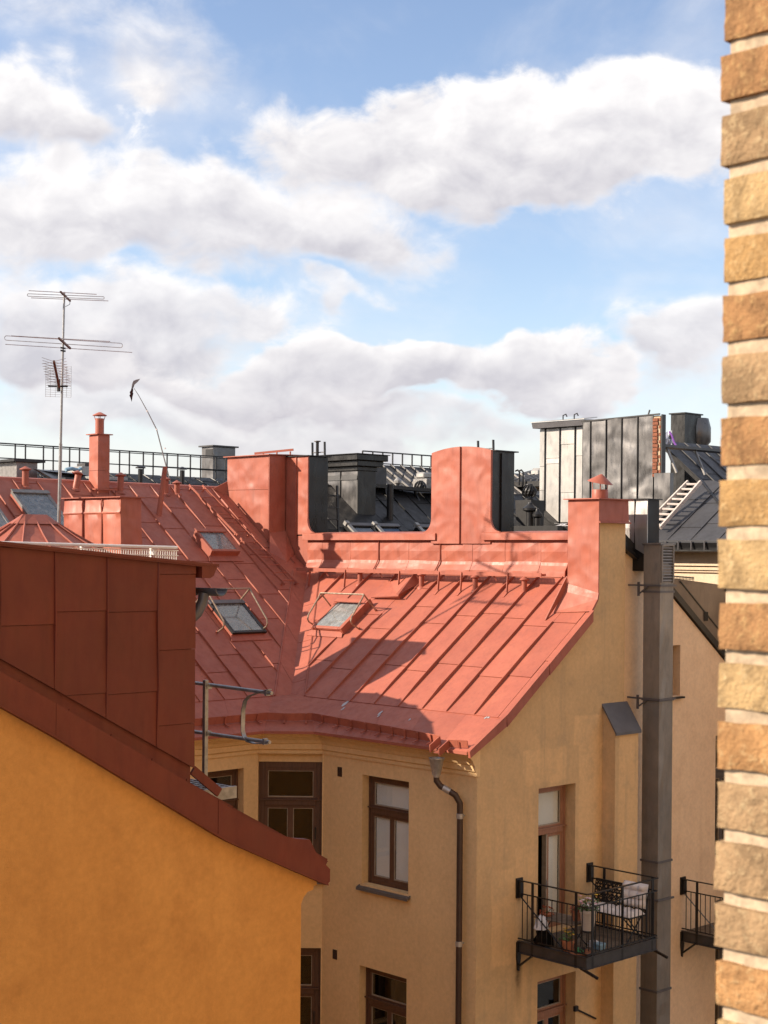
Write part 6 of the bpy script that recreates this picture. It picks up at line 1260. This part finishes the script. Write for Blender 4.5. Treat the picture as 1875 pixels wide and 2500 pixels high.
# cable staple on the wall below
a = hu(1405, 2463, -.02); b = hu(1455, 2487, -.02); m = MB(); m.bar(W(-.02, a[1], a[2]), W(-.02, b[1], b[2]), .02, .03); m.ubox((-.05, 0), (a[1] - .04, a[1] + .05), (a[2] - .04, a[2] + .05)); m.build('old_hinge_arm', IRON, house)

# ------------------------------------------------------------------ brick corner of the photographer's building
KX = 1751; kd = 2.0; kp0 = ray(KX, 1356); kp0 = kp0 * (kd / kp0.y); ku, kv, _ = uvz(kp0)
brk = thing('brick_building', 'yellow brick wall corner rising close by along the right edge', 'wall', W(ku, kv, GROUND))
MB().ubox((ku - 9, ku - .011), (kv + .013, kv + 26), (GROUND, 9)).build('wall_core', BRICKF, brk)
ys = [-190, -28, 119, 264, 423, 565, 706, 852, 1004, 1155, 1301, 1454, 1601, 1745, 1892, 2036, 2188, 2326, 2470, 2618]
cols = [2, 2, 2, 3, 4, 0, 2, 3, 2, 0, 4, 2, 4, 1, 3, 3, 3, 1, 4, 1]
zz = lambda y: (1356.5 - y) / FPX * kd
def brick(a0, a1, b0, b1, z0, z1, mat, seed):
    nx, ny, nz = 8, 4, 6; m = MB(); idx = {}
    def vert(i, j, k):
        key = (i, j, k)
        if key not in idx:
            a = a0 + (a1 - a0) * i / nx; b = b0 + (b1 - b0) * j / ny; z = z0 + (z1 - z0) * k / nz
            e = sum((i in (0, nx), j in (0, ny), k in (0, nz))); n = noise.noise_vector(Vector((a * 40 + seed, b * 40, z * 40))) * .0012 + noise.noise_vector(Vector((a * 14 + seed, b * 14, z * 14 + 5))) * .0016
            c = Vector(((a0 + a1) / 2, (b0 + b1) / 2, (z0 + z1) / 2)); p = Vector((a, b, z)); p = p + n
            if e >= 2: p = p + Vector((math.copysign(.0020, c.x - a) * (i in (0, nx)), math.copysign(.0020, c.y - b) * (j in (0, ny)), math.copysign(.0020, c.z - z) * (k in (0, nz)))) * rnd(.7, 1.3)
            idx[key] = len(m.v); m.v.append(W(p.x, p.y, p.z))
        return idx[key]
    for i in range(nx):
        for k in range(nz):
            for j in (0, ny): m.f.append([vert(i, j, k), vert(i + 1, j, k), vert(i + 1, j, k + 1), vert(i, j, k + 1)])
    for j in range(ny):
        for k in range(nz):
            for i in (0, nx): m.f.append([vert(i, j, k), vert(i, j + 1, k), vert(i, j + 1, k + 1), vert(i, j, k + 1)])
    for i in range(nx):
        for j in range(ny):
            for k in (0, nz): m.f.append([vert(i, j, k), vert(i + 1, j, k), vert(i + 1, j + 1, k), vert(i, j + 1, k)])
    return m.build('brick', mat, brk, smooth=True)
for k in range(len(ys) - 1):
    zt2_, zb2_ = zz(ys[k]) - .0075, zz(ys[k + 1]) + .0075; du = rnd(-.003, .003); L = .118 if k % 2 else .25
    brick(ku + du, ku - L, kv + rnd(-.002, .002), kv + .12, zb2_, zt2_, BRICKS[cols[k]], k * 3.7)
    brick(ku - L - .014, ku - L - .264, kv + rnd(-.002, .002), kv + .11, zb2_, zt2_, BRICKS[random.randrange(5)], k * 5.1)
    brick(ku + du, ku - .11, kv + .135, kv + .36, zb2_, zt2_, BRICKS[random.randrange(5)], k * 9.1)
# rough mortar bed between the bricks
m = MB(); nA, nZ = 26, 150
def mp(a, z):
    n = noise.noise(Vector((a * 60, z * 60, 3))) * .003 + noise.noise(Vector((a * 18, z * 18, 8))) * .003
    return n
grid = [[W(ku - .0085 - .5 * i / nA + (mp(0, zz(ys[-1]) + (zz(ys[0]) - zz(ys[-1])) * j / nZ) if i == 0 else 0), kv + .0085 + mp(.5 * i / nA, zz(ys[-1]) + (zz(ys[0]) - zz(ys[-1])) * j / nZ), zz(ys[-1]) + (zz(ys[0]) - zz(ys[-1])) * j / nZ) for i in range(nA + 1)] for j in range(nZ + 1)]
m.loft(grid, cap=False, close=False)
side = [[g[0], g[0] + V * .1, g[0] + V * .25] for g in grid]; m.loft(side, cap=False, close=False)
m.build('mortar_bed', MORTAR, brk, smooth=True)
